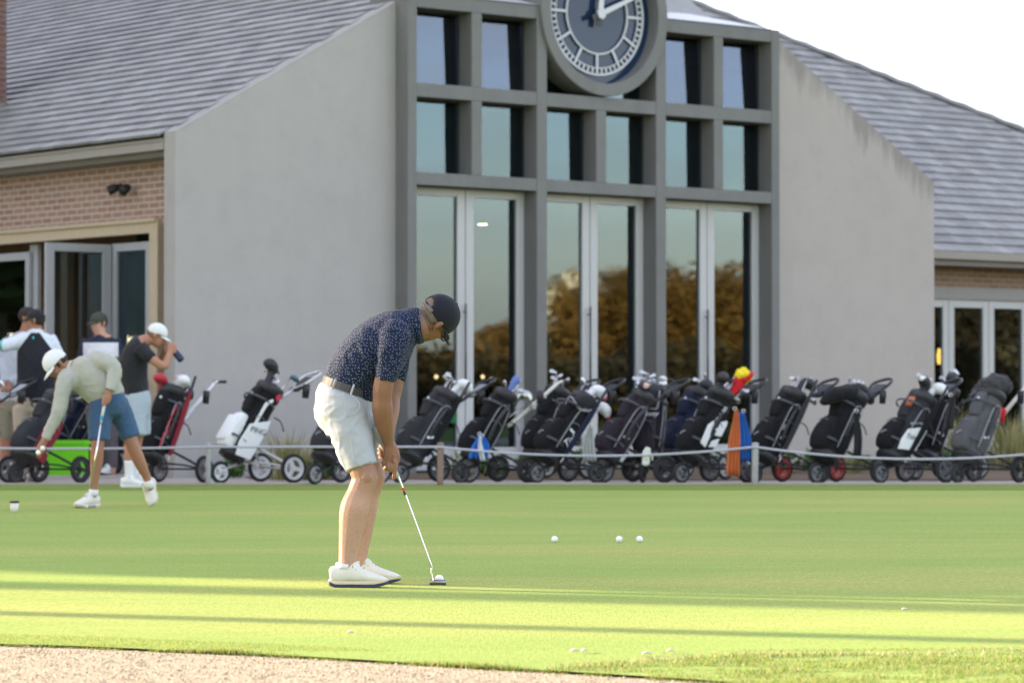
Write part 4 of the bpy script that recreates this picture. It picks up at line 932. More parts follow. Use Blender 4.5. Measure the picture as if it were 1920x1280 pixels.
# man in striped top behind
A = Fig(600, 1066, 36.0, 'man in a navy and white panelled top and olive cap by the doorway', C1, .013, z=.03); P = A.P
for g in (-1, 1):
    A.limb([(580+g*40, 640, 0, .085), (585+g*40, 800, 0, .085), (595+g*38, 980, 0, .06), (600+g*38, 1050, 0, .05)])
    A.limb([(580+g*70, 312, 0, .044), (580+g*112, 420, .02, .05), (580+g*105, 530, -.08, .04), (580+g*80, 590, -.14, .032)])
    A.b.tube([P(580+g*80, 590, -.14), P(580+g*74, 625, -.16)], [(.032, .02), (.036, .018)], 10, 2, round_=.8)
    for i in range(4): A.limb([(580+g*80-18+i*9, 618, -.16, .010), (580+g*78-18+i*9, 642, -.18, .010), (580+g*76-16+i*8, 656, -.165, .009)], n=8)
    A.limb([(580+g*70, 600, -.16, .012), (580+g*58, 625, -.18, .010)], n=8)
A.b.tube([P(580, 650), P(580, 520), P(580, 400), P(580, 290), P(578, 262)], [(.16, .11), (.15, .11), (.18, .12), (.15, .09), (.06, .06)], 14, 3, side=(1, -.3, 0), round_=.5)
A.head(P(566, 205, 0), (-.05, -.05, 1), (-.72, -.68, -.08), 1.02); A.limb([(578, 290, 0, .075), (576, 250, 0, .060), (572, 225, 0, .058)]); A.done(SKIN_LEG); A.face()
A.cap(M_OLIVE, rim=.034, tilt=.03); A.dome('hair', HAIR_D, (.078, .100, .092), (0, -.008, .034), lambda l, f, c: f < .02 and c > -.035 and c < .06)
s_ = MB(); s_.tube([P(580, 640), P(580, 520), P(580, 400), P(580, 310), P(578, 268)], [(.19, .14), (.19, .145), (.205, .15), (.19, .11), (.075, .075)], 20, 4, side=(1, -.3, 0), round_=.25)
for g in (-1, 1): s_.tube([P(580+g*72, 305, 0), P(580+g*98, 360, .01), P(580+g*108, 425, .02)], [.085, .072, .065], 16, 4, round_=.2)
t = NT('panelled_jersey'); sx = t.n('ShaderNodeSeparateXYZ'); t.l(t.co(), sx.inputs[0]); zA, zB = P(580, 392).z, P(580, 312).z
m1 = t.math('MULTIPLY', t.math('GREATER_THAN', sx.outputs[2], zA), t.math('LESS_THAN', sx.outputs[2], zB)); xc = P(580, 350).x
inner = t.math('LESS_THAN', t.math('ABSOLUTE', t.math('SUBTRACT', sx.outputs[0], xc)), .205)
col = t.mix(t.math('LESS_THAN', sx.outputs[2], zA), (.018, .025, .05), (.11, .12, .06)); t.base(t.mix(t.math('MULTIPLY', m1, inner), col, (.66, .68, .72))); t.rough(.85); t.bump(t.noise(t.co(), 25, 4), .3, .008)
s_.grow('polo_shirt', t.m, A.root, .012, 4, folds(.008, (8, 8, 6), (20, 20, 14), 9))
s_ = MB(); s_.tube([P(580, 625), P(583, 700)], [(.185, .14), (.18, .13)], 16, 2, side=(1, -.3, 0), round_=.3)
for g in (-1, 1): s_.tube([P(580+g*40, 680, 0), P(588+g*38, 830, 0), P(598+g*38, 1020, 0)], [.115, .095, .075], 16, 4, round_=.1)
s_.grow('trousers', cloth('mauve_trousers', (.10, .085, .10)), A.root, .013, 4, folds(.008, (8, 8, 6), (18, 18, 12), 2))
for g in (-1, 1): q = zz(P(602+g*38, 1066, .05)); q.z = 0; A.shoe(q, q+V((-.10, -.26, 0)), m=M_SHW, mid=M_SHW, ms=M_BLK)
st_ = MB(); st_.add([BM @ V(p) for p in ((-2.2, .26, .03), (.4, .26, .03), (.4, 9, .03), (-2.2, 9, .03), (-2.2, .26, -.02), (.4, .26, -.02), (.4, 9, -.02), (-2.2, 9, -.02))], [(0, 1, 2, 3), (0, 4, 5, 1), (1, 5, 6, 2), (2, 6, 7, 3), (3, 7, 4, 0)])
o = st_.build('doorstep_paving', tp.m); o['kind'] = 'structure'

# man seen from behind, black top with white shoulders
A = Fig(190, 1110, 34.2, 'man with his back turned, black top with white shoulders and dark cap', C1, .013, z=0); P = A.P
for g in (-1, 1): A.limb([(175+g*45, 660, 0, .085), (172+g*45, 830, 0, .085), (170+g*45, 1000, 0, .06), (170+g*45, 1090, 0, .05)])
A.b.tube([P(200, 660), P(205, 520), P(208, 400), P(210, 270), P(210, 235)], [(.16, .11), (.15, .11), (.18, .12), (.15, .09), (.06, .06)], 14, 3, side=(1, -.15, 0), round_=.5)
A.limb([(150, 292, -.02, .045), (60, 320, -.05, .05), (-20, 335, -.12, .043), (-70, 345, -.2, .032)]); A.b.tube([P(-70, 345, -.2), P(-100, 352, -.22)], [(.032, .02), (.038, .018)], 10, 2, round_=.8)
for i in range(4): A.limb([(-96, 338+i*9, -.22, .010), (-118, 340+i*9, -.23, .010), (-130, 350+i*8, -.22, .009)], n=8)
A.limb([(-80, 340, -.21, .012), (-98, 325, -.23, .010)], n=8)
A.limb([(272, 298, .0, .045), (330, 400, .02, .05), (325, 520, .12, .042), (290, 580, .18, .032)]); A.b.tube([P(290, 580, .18), P(275, 605, .2)], [(.032, .02), (.036, .018)], 10, 2, round_=.8)
for i in range(4): A.limb([(268+i*6, 600, .2, .010), (262+i*6, 622, .21, .010), (258+i*6, 634, .2, .009)], n=8)
A.limb([(280, 595, .19, .012), (265, 608, .17, .010)], n=8)
A.head(P(205, 190, 0), (.03, 0, 1), (-.93, .30, -.05), 1.0); A.limb([(210, 265, 0, .078), (210, 235, 0, .062), (208, 205, 0, .06)]); A.done(SKIN_TAN); A.face()
A.cap(M_BLKC, rim=.030, tilt=.04); A.dome('hair', HAIR_D, (.078, .100, .092), (0, -.008, .034), lambda l, f, c: f < .02 and c > -.045 and c < .06)
s_ = MB(); s_.tube([P(200, 650), P(204, 520), P(208, 400), P(210, 300), P(210, 240)], [(.215, .15), (.215, .15), (.225, .155), (.20, .115), (.08, .08)], 20, 4, side=(1, -.15, 0), round_=.25)
s_.tube([P(150, 290, -.0), P(80, 315, -.05), P(5, 332, -.10)], [.088, .072, .062], 16, 4, round_=.3); s_.tube([P(275, 290, 0), P(322, 370, .02), P(334, 440, .05)], [.088, .074, .066], 16, 4, round_=.2)
t = NT('raglan_jersey'); sx = t.n('ShaderNodeSeparateXYZ'); t.l(t.co(), sx.inputs[0]); x0, z0 = P(208, 240).x, P(208, 240).z
dx_ = t.math('ABSOLUTE', t.math('SUBTRACT', sx.outputs[0], x0)); k_ = t.math('SUBTRACT', sx.outputs[2], t.math('SUBTRACT', z0-.03, t.math('MULTIPLY', t.math('MAXIMUM', t.math('SUBTRACT', dx_, .05), 0.0), 1.35)))
wh = t.math('MAXIMUM', t.math('GREATER_THAN', k_, 0.0), t.math('GREATER_THAN', dx_, .212)); te = t.math('LESS_THAN', sx.outputs[0], P(26, 330).x)
t.base(t.mix(te, t.mix(wh, (.014, .015, .022), (.62, .68, .76)), (.12, .50, .50))); t.rough(.85); t.bump(t.noise(t.co(), 25, 4), .3, .008)
s_.grow('jersey', t.m, A.root, .012, 4, folds(.008, (8, 8, 6), (20, 20, 14), 12))
lg = MB(); lg.ell(P(190, 283, -.155), (.012, .004, .016), n=10); lg.build('emblem', mat('teal_print', (.05, .45, .45), .6), A.root)
s_ = MB(); s_.tube([P(190, 625), P(180, 700)], [(.195, .145), (.18, .135)], 16, 2, side=(1, -.15, 0), round_=.3)
for g in (-1, 1): s_.tube([P(178+g*45, 680, 0), P(172+g*45, 840, 0), P(170+g*45, 1060, 0)], [.115, .095, .078], 16, 4, round_=.1)
s_.grow('trousers', M_BEIGE, A.root, .013, 4, folds(.008, (8, 8, 6), (18, 18, 12), 3))
for g in (-1, 1): q = zz(P(170+g*45, 1110, -.06)); A.shoe(q, q+V((-.12, .25, 0)), m=M_SHW, mid=M_SHW, ms=M_BLK)
# man half hidden behind him
A = Fig(95, 1100, 35.2, 'dark haired man in a pale grey long sleeve partly hidden at far left', C1, .013, z=0); P = A.P
for g in (-1, 1): A.limb([(75+g*42, 660, 0, .085), (72+g*42, 830, 0, .085), (70+g*42, 990, 0, .06), (70+g*42, 1075, 0, .05)])
A.b.tube([P(90, 650), P(95, 520), P(105, 400), P(130, 290), P(140, 255)], [(.16, .11), (.15, .11), (.18, .12), (.15, .09), (.06, .06)], 14, 3, side=(1, -.4, 0), round_=.5)
for g in (-1, 1):
    A.limb([(118+g*58, 316, 0, .044), (110+g*90-20, 410, -.02, .05), (70+g*40, 500, -.1, .042), (38+g*20, 545, -.15, .032)]); A.b.tube([P(38+g*20, 545, -.15), P(28+g*20, 570, -.16)], [(.032, .02), (.038, .018)], 10, 2, round_=.8)
    for i in range(4): A.limb([(18+g*20+i*8, 562, -.17, .010), (12+g*20+i*8, 582, -.18, .010), (10+g*20+i*8, 594, -.165, .009)], n=8)
    A.limb([(40+g*20, 556, -.17, .012), (50+g*20, 572, -.18, .010)], n=8)
A.head(P(160, 175, 0), (.03, 0, 1), (.93, -.30, -.05), 1.0); A.limb([(138, 285, 0, .078), (146, 240, 0, .062), (156, 205, 0, .06)]); A.done(SKIN_TAN); A.face()
A.dome('hair', HAIR_D, (.081, .104, .094), (0, -.010, .040), lambda l, f, c: c > .045-.5*min(0, f-.05)*-1-.0 if f > .0 else c > -.03)
s_ = MB(); s_.tube([P(88, 645), P(93, 520), P(103, 400), P(126, 310), P(138, 262)], [(.19, .14), (.19, .145), (.205, .15), (.19, .11), (.08, .08)], 20, 4, side=(1, -.4, 0), round_=.25)
for g in (-1, 1): s_.tube([P(118+g*62, 310, 0), P(108+g*84-18, 400, -.02), P(72+g*42, 495, -.1), P(42+g*22, 535, -.14)], [.085, .068, .058, .046], 16, 4, round_=.3)
s_.grow('pullover', cloth('pale_grey_knit', (.42, .46, .52)), A.root, .013, 4, folds(.008, (8, 8, 6), (20, 20, 14), 15))
s_ = MB(); s_.tube([P(86, 625), P(80, 700)], [(.18, .135), (.175, .13)], 16, 2, side=(1, -.4, 0), round_=.3)
for g in (-1, 1): s_.tube([P(78+g*42, 680, 0), P(72+g*42, 790, 0), P(71+g*42, 860, 0)], [.115, .098, .09], 16, 4, round_=.1)
s_.grow('shorts', M_KHAKI, A.root, .013, 4, folds(.008, (8, 8, 6), (18, 18, 12), 3))
for g in (-1, 1): q = zz(P(70+g*42, 1100, .1)); A.shoe(q, q+V((.10, -.26, 0)), m=M_SHW, mid=M_SHW, ms=M_BLK)
# ================================================================= TROLLEYS, BAGS, CLUBS
def text_mesh(txt, size, M, m, parent, name='lettering', shear=0.0, bold=0.0):
    cu_ = bpy.data.curves.new('txt', 'FONT'); cu_.body = txt; cu_.size = size; cu_.align_x = 'CENTER'; cu_.align_y = 'CENTER'; cu_.extrude = .0015; cu_.shear = shear; cu_.offset = bold; cu_.resolution_u = 3
    o = bpy.data.objects.new('txt', cu_); COL.objects.link(o); dg = bpy.context.evaluated_depsgraph_get()
    me = bpy.data.meshes.new_from_object(o.evaluated_get(dg), depsgraph=dg); bpy.data.objects.remove(o)
    me.transform(M); return link(name, me, m, parent)
M_TYRE = mat('tyre_rubber', (.022, .023, .025), .75, var=.25); M_TUBE = mat('black_tube', (.030, .032, .036), .4, .3); M_SILV = mat('silver_tube', (.55, .56, .57), .35, .7); M_PALE = mat('pale_handle', (.60, .58, .50), .4, .3)
M_PLAST = mat('dark_plastic', (.028, .029, .033), .45); M_GREYC = mat('grey_console', (.24, .26, .28), .4); M_WRIM = mat('white_rim', (.66, .69, .72), .4); M_RRIM = mat('red_rim', (.50, .045, .045), .45); M_BRIM = mat('black_rim', (.04, .042, .046), .4)
M_STRAP = mat('webbing', (.07, .072, .08), .7); M_GRIM = mat('grey_rim', (.16, .17, .185), .4); M_SRIM = mat('silver_rim', (.34, .35, .37), .35, .5); WR = random.Random(5)
def wheel(root, x, y, r, rim):
    c = V((x, y, r)); t = MB().torus(c, (0, 1, 0), r-.022, .022, 28, 10)
    o = t.build('wheel', M_TYRE, root, True); q = MB(); q.ring(c, (0, 1, 0), r-.062 if r > .13 else r-.052, r-.036, -.016, .016, 28); q.ring(c, (0, 1, 0), .0005, .026, -.03, .03, 14)
    for k in range(3):
        R_ = Matrix.Translation(c) @ Matrix.Rotation(2*pi*k/3+.4, 4, 'Y'); q.prism([(-.018, .015), (.018, .015), (.026, r-.045), (-.026, r-.045)], R_, -.010, .010)
    q.build('rim', rim, o); return o
def trolley(px, py, yaw, label, handle='loop', rims=(None, None, None), tube=None, sc=1.0, Y=None):
    p = gnd(px, py); p.z = 0
    rt = empty('golf_trolley', p, yaw, label, 'golf trolley', 'golf trolleys parked along the path'); rt.scale = (sc, sc, sc)
    tb = tube or M_TUBE; dflt = WR.choice([M_BRIM, M_GRIM, M_BRIM, M_SRIM, M_GRIM]); rims = [r or dflt for r in rims]
    f = MB()
    f.tube([(.67, 0, .13), (.50, 0, .19), (.40, 0, .25), (.06, 0, .74), (-.06, 0, .90)], .019, 8, 3)
    for g in (-1, 1):
        f.tube([(.30, g*.02, .38), (.10, g*.20, .24), (0, g*.29, .15)], .015, 8, 3); f.tube([(.42, g*.02, .22), (.2, g*.18, .20), (0, g*.27, .15)], .011, 8, 2)
        f.tube([(.67, g*.045, .11), (.60, g*.045, .17), (.52, 0, .19)], .011, 8, 2)
    f.tube([(0, -.30, .15), (0, .30, .15)], .011, 8); f.tube([(.67, -.05, .11), (.67, .05, .11)], .009, 8)
    f.build('frame', tb, rt, True)
    c = MB(); c.tube([(.47, -.11, .30), (.44, 0, .21), (.47, .11, .30)], [(.018, .05)]*3, 8, 3, side=(.6, 0, .8)); c.build('cradle', M_PLAST, rt, True); c = MB(); c.tube([(.07, -.13, .87), (.02, 0, .79), (.07, .13, .87)], [(.014, .03)]*3, 8, 3, side=(.6, 0, .8)); c.build('bag_bracket', M_PLAST, rt, True)
    wheel(rt, 0, .31, .15, rims[0]); wheel(rt, 0, -.31, .15, rims[1]); wheel(rt, .67, 0, .115, rims[2])
    if handle in ('long', 'white'):
        h = MB(); h.tube([(.06, 0, .62), (-.12, 0, .74), (-.50, 0, 1.02), (-.60, 0, 1.09), (-.68, 0, 1.10)], [.024, .024, .021, .020, .019], 10, 4, round_=.6); h.build('handle', M_SILV if handle == 'white' else M_PALE, rt, True)
        MB().tube([(-.66, -.06, 1.10), (-.66, .10, 1.10)], .018, 8, round_=.6).build('grip', M_PLAST, rt, True)
    else:
        h = MB(); h.tube([(-.05, 0, .86), (-.20, 0, .95), (-.28, -.09, 1.0), (-.40, -.12, 1.08), (-.50, -.06, 1.12), (-.52, .0, 1.13), (-.50, .06, 1.12), (-.40, .12, 1.08), (-.28, .09, 1.0), (-.20, .0, .95)], .016, 8, 3); h.build('handle', tb, rt, True)
        k = MB(); M_ = Matrix.Translation((-.30, 0, 1.0)) @ Matrix.Rotation(radians(32), 4, 'Y'); k.box((-.12, -.08, -.02), (.12, .08, .018), M_); k.build('console', M_GREYC if handle == 'console' else M_PLAST, rt, bevel=.012)
    for (bx, bz, rr) in ((.375, .36, 0), (.10, .745, 0)):
        q = MB(); dv = V((-.55, 0, .835)); ctr = V((bx+.09, 0, bz+.06)); nn_ = V((.835, 0, .55)); N_ = 24; ring = [ctr+nn_*(.165*cos(2*pi*i/N_)+.03)+V((0, .178*sin(2*pi*i/N_), 0)) for i in range(N_+1)]
        q.tube(ring, [(.004, .014)]*(N_+1), 6, 1, side=nn_); q.build('bag_strap', M_STRAP, rt, True)
    q = MB(); q.tube([(-.26, .13, .86), (-.27, .13, .95), (-.275, .13, 1.0)], [.034, .038, .038], 14, 1); q.build('cup_holder', M_PLAST, rt, True)
    b = MB(); b.tube([(.05, .03, .66), (.02, .10, .62), (.0, .13, .52)], .007, 6, 3); b.build('brake_cable', M_PLAST, rt, True)
    return rt
def fabric(name, col): return cloth(name, col, .25, 7, 300, .5)
M_NYL = fabric('black_nylon', (.0075, .008, .010)); M_PIPE = mat('grey_piping', (.30, .31, .33), .6)
BAGN = [0]; M_LOGO = mat('silver_print', (.34, .36, .40), .5); FAT = {}; M_ZIP = mat('zip_grey', (.16, .165, .18), .5); M_TXT = mat('white_print', (.72, .75, .80), .6, var=.03)
def bag(tr, label, main=None, pocket=None, side=None, lean=0.0, fat=1.0, ln=.80, cuff=None, straps=True, pip=True):
    rt = empty('golf_bag', tr.location, tr.rotation_euler.z, label, 'golf bag', 'golf bags strapped on trolleys'); rt.scale = tr.scale; FAT[rt.name] = fat*1.07
    d = V((-.55-lean, 0, .835)).normalized(); n = V((d.z, 0, -d.x)); y = V((0, 1, 0)); base = V((.545, 0, .27))
    M = Matrix.Translation(base) @ Matrix((n, y, d)).transposed().to_4x4(); rt_M = M
    main = main or M_NYL; pocket = pocket or main; side = side or main
    fat *= 1.07; b = MB(); F_ = fat
    b.tube([M @ V((0, 0, z)) for z in (0, .03, .25, .5, .72, ln)], [(.122*F_, .105*F_), (.130*F_, .112*F_), (.132*F_, .116*F_), (.128*F_, .110*F_), (.124*F_, .108*F_), (.130*F_, .118*F_)], 24, 3, side=(0, 1, 0), round_=.15, p=2.3)
    o = b.grow('bag_body', main, rt, .012, 2, folds(.006, (9, 9, 9), (22, 22, 22), random.random()*9))
    q = MB(); q.tube([M @ V((.0, 0, z)) for z in (-.01, .05)], [(.134*F_, .118*F_)]*2, 24, 1, side=(0, 1, 0), p=2.3); q.build('base', M_PLAST, rt, True)
    q = MB(); q.tube([M @ V((0, 0, z)) for z in (ln-.05, ln+.02, ln+.05)], [(.136*F_, .122*F_), (.142*F_, .130*F_), (.138*F_, .126*F_)], 24, 1, side=(0, 1, 0), p=2.3, caps=True); q.build('cuff', cuff or M_PLAST, rt, True)
    q = MB(); q.tube([M @ V((.125*F_, 0, z)) for z in (.05, .14, .30, .42)], [(.098, .060), (.108, .095), (.104, .082), (.088, .045)], 18, 3, side=(0, 1, 0), round_=.35, p=3.4); q.grow('front_pocket', pocket, rt, .010, 1, folds(.006, seed=1))
    q = MB(); q.tube([M @ V((.112*F_, 0, z)) for z in (.48, .56, .68, .76)], [(.072, .03), (.082, .045), (.078, .042), (.066, .028)], 18, 3, side=(0, 1, 0), round_=.3, p=3.4); q.grow('top_pocket', main, rt, .010, 1, folds(.005, seed=2))
    for g in (-1, 1):
        q = MB(); q.tube([M @ V((-.01, g*.118*F_, z)) for z in (.10, .2, .45, .62)], [(.085, .028), (.092, .042), (.085, .038), (.07, .022)], 18, 3, side=n, round_=.25, p=3.4); q.grow('side_pocket', side, rt, .010, 1, folds(.005, seed=g))
    if pip:
        q = MB(); q.tube([M @ V((.075, .158*F_, .10)), M @ V((.08, .160*F_, .4)), M @ V((.05, .145*F_, .64)), M @ V((-.05, .146*F_, .66)), M @ V((-.085, .155*F_, .4)), M @ V((-.085, .150*F_, .12))], .005, 6, 4); q.build('piping', M_PIPE, rt, True)
    if straps:
        q = MB(); q.tube([M @ V((-.04, .125, .72)), M @ V((.02, .19, .58)), M @ V((.04, .205, .40)), M @ V((.0, .17, .22))], [(.022, .006)]*4, 8, 4, side=n); q.build('shoulder_strap', M_PLAST, rt, True)
    q = MB(); q.tube([M @ V((.195*F_, -.07, .34)), M @ V((.203*F_, 0, .36)), M @ V((.195*F_, .07, .34))], .0045, 6, 3); q.build('zip', M_ZIP, rt, True)
    q = MB(); q.tube([M @ V((-.08, .160*F_, .44)), M @ V((0, .166*F_, .47)), M @ V((.075, .160*F_, .44))], .0045, 6, 3); q.build('zip', M_ZIP, rt, True)
    if BAGN[0] % 3 != 1:
        yy = .118*F_+.046; R2 = M @ Matrix.Translation((.01, yy, .27+.05*(BAGN[0] % 3))) @ Matrix.Rotation(.3*(BAGN[0] % 4), 4, 'Y')
        q = MB(); q.box((-.040, -.006, -.012), (.040, .0, .012), R2); q.build('logo_patch', (M_TXT, M_LOGO)[BAGN[0] % 2], rt)
        q = MB(); q.tube([M @ V((.215*F_, -.02, .16)), M @ V((.220*F_, .0, .18)), M @ V((.215*F_, .03, .20))], .007, 6, 3); q.build('logo_stroke', M_LOGO, rt, True)
    MB().ell(M @ V((.158*F_, .02, .66)), (.012, .016, .016), n=10).build('badge', M_TXT, rt, True)
    BAGN[0] += 1
    return rt, M
def side_panel(bag_, M, pts, m, off=.168, name='side_panel', txt=None, size=.06, tm=None, rot=0.0, shear=0.0, tpos=None):
    """padded patch on the side facing the path; pts in (x along front, z along axis)"""
    off = .118*FAT[bag_.name]+.049+(off-.172)*.6; mb = MB(); mb.prism([(a, b) for a, b in pts], M, off-.016, off); o = mb.build(name, m, bag_, bevel=.006)
    if txt:
        cx = sum(p[0] for p in pts)/len(pts); cz = sum(p[1] for p in pts)/len(pts); cx, cz = tpos or (cx, cz)
        T_ = M @ Matrix.Translation((cx, off+.002, cz)) @ Matrix(((0, -1, 0), (0, 0, 1), (1, 0, 0))).to_4x4() @ Matrix.Rotation(rot, 4, 'Z')
        T_ = M @ Matrix.Translation((cx, off+.002, cz)) @ Matrix(((-1, 0, 0), (0, 0, 1), (0, 1, 0))).to_4x4() @ Matrix.Rotation(rot, 4, 'Z')
        text_mesh(txt, size, T_, tm or M_BLK, o, 'lettering', shear)
    return o
M_IRON = mat('satin_steel', (.50, .51, .53), .3, 1.0, var=.1); M_COVER = mat('black_cover', (.03, .031, .036), .55, var=.3, scale=30)
M_WCOV = mat('white_cover', (.70, .73, .76), .45, var=.05)
def club(bg_, M, x, y, z1, kind, label, m=None, splay=(0, 0), ln=.80, turn=0.0, m2=None):
    """a club standing in the bag; z1 = length showing above the rim"""
    loc = bg_.matrix_basis @ (M @ V((x, y, ln-.3)))
    rt = empty('golf_club', loc, bg_.rotation_euler.z+0, label, 'golf club', 'golf clubs standing in the bags'); rt.scale = bg_.scale
    R = M.to_3x3(); ax = (R @ V((splay[0], splay[1], 1))).normalized(); e = ax*(z1+.3)
    X = (R @ V((cos(turn), sin(turn), 0))); X = (X-ax*X.dot(ax)).normalized(); Yv = ax.cross(X)
    MB().tube([V((0, 0, 0)), e], .0055, 8).build('shaft', M_CHROME, rt, True)
    h = MB()
    if kind == 'driver':
        h.tube([e-ax*.20, e-ax*.13, e-ax*.04, e+X*.02+ax*.02, e+X*.085+ax*.036, e+X*.14+ax*.014], [(.028, .028), (.034, .034), (.044, .042), (.064, .056), (.070, .060), (.040, .036)], 16, 4, side=Yv, round_=.6); o = h.build('head_cover', m or M_COVER, rt, True)
        if m2: MB().tube([e+X*.035+ax*.055, e+X*.11+ax*.052, e+X*.165+ax*.006], [(.040, .026), (.045, .027), (.024, .024)], 12, 4, side=Yv, round_=.6).build('cover_patch', m2, o, True)
    elif kind == 'wood':
        h.tube([e-ax*.01, e+X*.01+ax*.012, e+X*.05+ax*.02, e+X*.085+ax*.010], [(.012, .012), (.034, .024), (.046, .030), (.022, .018)], 14, 4, side=Yv, round_=.5); h.build('head', m or M_IRON, rt, True)
    elif kind == 'sock':
        h.tube([e-ax*.26, e-ax*.14, e-ax*.05, e+ax*.0, e+ax*.03], [.022, .026, .038, .046, .034], 14, 3, round_=.6); h.build('head_cover', m, rt, True)
    else:
        h.tube([e-ax*.02, e, e+X*.02+ax*.004, e+X*.055+ax*.012, e+X*.075+ax*.018], [(.007, .007), (.010, .008), (.018, .009), (.026, .009), (.018, .006)], 10, 3, side=ax, round_=.5); h.build('head', m or M_IRON, rt, True)
    return rt
def irons(bg_, M, n, where, ln=.80, base=.11, seed=0):
    rnd = random.Random(seed)
    for i in range(n+2):
        club(bg_, M, rnd.uniform(-.07, .07), rnd.uniform(-.08, .08), base+rnd.uniform(.0, .13), 'iron', 'bare steel iron among the clubs in the '+where, None, (rnd.uniform(-.15, .15), rnd.uniform(-.15, .15)), ln, rnd.uniform(-2.5, 2.5))
YW = radians(223)
PYC = 904.5
KR = random.Random(11); UMB = []
def kit(px, lab_tr, lab_bag, yaw=None, py=PYC, handle='loop', rims=(None,)*3, tube=None, sc=1.0, **kw):
    yaw = yaw if yaw is not None else YW+radians(KR.uniform(-13, 13)); kw['lean'] = kw.get('lean', 0.0)+KR.uniform(-.05, .07)
    t = trolley(px, py, yaw, lab_tr, handle, rims, tube, sc); b, M = bag(t, lab_bag, **kw); return t, b, M
def nyl(n_):
    for k_ in list(MATS):
        if k_.endswith('nylon'): MATS[k_].node_tree.nodes['Principled BSDF'].inputs['Specular IOR Level'].default_value = .18
M_MAROON = fabric('maroon_nylon', (.20, .022, .035)); M_CHAR = fabric('charcoal_nylon', (.028, .029, .034)); M_NVY = fabric('navy_nylon', (.010, .016, .036)); M_WHT = cloth('white_vinyl', (.70, .73, .74), .05, 6, 200, .2); M_PLUM = fabric('plum_black_nylon', (.022, .017, .025)); M_GRY = fabric('grey_nylon', (.085, .088, .095)); M_TXT = mat('white_print', (.72, .75, .80), .6, var=.03)
M_REDT = mat('red_trim', (.42, .03, .05), .55)
nyl(0)
# far-left pair
t, b, M = kit(-12, 'black trolley cut by the left picture edge, blue grey handle', 'dark maroon bag cut off at the far left', handle='console', main=M_MAROON); irons(b, M, 2, 'far left maroon bag', seed=1)
t, b, M = kit(112, 'black trolley carrying the red and black bag behind the stooping man', 'black bag with sweeping maroon panels behind the stooping man', py=905, main=M_CHAR, fat=1.12, lean=.12)
q = MB(); q.tube([M @ V((.085, .165, .06)), M @ V((.10, .17, .28)), M @ V((.07, .165, .50)), M @ V((-.02, .155, .68)), M @ V((-.06, .15, .80))], [(.012, .006)]*5, 8, 4, side=(1, 0, 0)); q.build('trim', M_MAROON, b, True)
side_panel(b, M, [(-.10, .20), (-.02, .16), (.05, .22), (.06, .34), (.0, .46), (-.08, .56), (-.11, .40)], M_MAROON, .178); side_panel(b, M, [(-.12, .02), (.02, .0), (-.02, .12), (-.12, .15)], M_MAROON, .172)
irons(b, M, 2, 'red and black bag behind the stooping man', seed=2)
t, b, M = kit(182, 'dark trolley between the stooping man and the doorway', 'navy bag hidden behind the stooping man', py=891, main=M_NVY)
club(b, M, .05, .05, .10, 'driver', 'white head cover in the navy bag, topmost', M_WCOV); club(b, M, .10, .02, .02, 'driver', 'white head cover in the navy bag, lower', M_WCOV, (.2, .1))
# lime crate
q = gnd(124, 894.5); cr = empty('storage_crate', (q.x, q.y, .03), .12, 'bright lime green crate beside the red and black bag', 'crate')
m_l = mat('lime_plastic', (.16, .62, .01), .45, var=.06); k = MB(); k.tube([V((0, 0, 0)), V((0, 0, .36))], [(.25, .18), (.27, .20)], 28, 1, side=(1, 0, 0), p=8); k.build('crate_body', m_l, cr)
k = MB(); k.tube([V((0, 0, .36)), V((0, 0, .40))], [(.285, .215)]*2, 28, 1, side=(1, 0, 0), p=8); k.build('rim', m_l, cr)
# B
t, b, M = kit(340, 'black trolley with a long white handle by the timber door post', 'black and maroon bag by the timber door post', yaw=radians(238), handle='white', main=M_NYL, side=M_NYL, lean=-.08)
for a, c_, d_ in (((.09, .30), (.02, .66), .166), ((.05, .26), (-.04, .58), .168), ((.10, .06), (.085, .28), .17)):
    q = MB(); q.tube([M @ V((a[0], d_, a[1])), M @ V(((a[0]+c_[0])/2+.015, d_+.004, (a[1]+c_[1])/2)), M @ V((c_[0], d_-.012, c_[1]))], [(.012, .005)]*3, 8, 3, side=(1, 0, 0)); q.build('trim', M_REDT, b, True)
club(b, M, .04, .04, .10, 'driver', 'white head cover in the bag by the timber door post', M_WCOV, (-.1, .1), turn=1.0); club(b, M, -.05, 0, .12, 'driver', 'black head cover in the bag by the timber door post', None, (-.25, 0), turn=3); club(b, M, .07, -.04, .06, 'driver', 'maroon striped head cover in the bag by the timber door post', M_REDT, (.05, -.1)); irons(b, M, 3, 'bag by the timber door post', seed=3); UMB.append((b, M, -.06, .20, M_MAROON, 'folded maroon umbrella beside the bag at the timber door post'))
# C white
t, b, M = kit(519, 'silver white trolley with white rimmed wheels', 'white and black bag standing before the bare grey wall', yaw=YW-radians(6), handle='loop', rims=(M_WRIM, M_WRIM, M_WRIM), tube=M_SILV, sc=1.07, main=M_NYL, pocket=M_WHT, pip=False, straps=False)
side_panel(b, M, [(-.115, .04), (.06, -.01), (.10, .12), (.09, .34), (-.10, .50), (-.12, .40)], M_WHT, .178, txt='PING', size=.085, tm=M_BLK, rot=radians(20), tpos=(-.03, .33))
side_panel(b, M, [(.02, .32), (.05, .31), (.055, .62), (.0, .70), (-.02, .68), (.02, .60)], M_WHT, .172); side_panel(b, M, [(-.06, .70), (-.02, .74), (-.05, .80), (-.09, .76)], M_REDT, .150)
q = MB(); M2 = M @ Matrix.Translation((.20, 0, .22)); q.tube([M2 @ V((0, 0, -.13)), M2 @ V((0, 0, .13))], [(.085, .035)]*2, 20, 2, side=(0, 1, 0), round_=.6, p=3.5); q.build('front_panel', M_WHT, b, True)
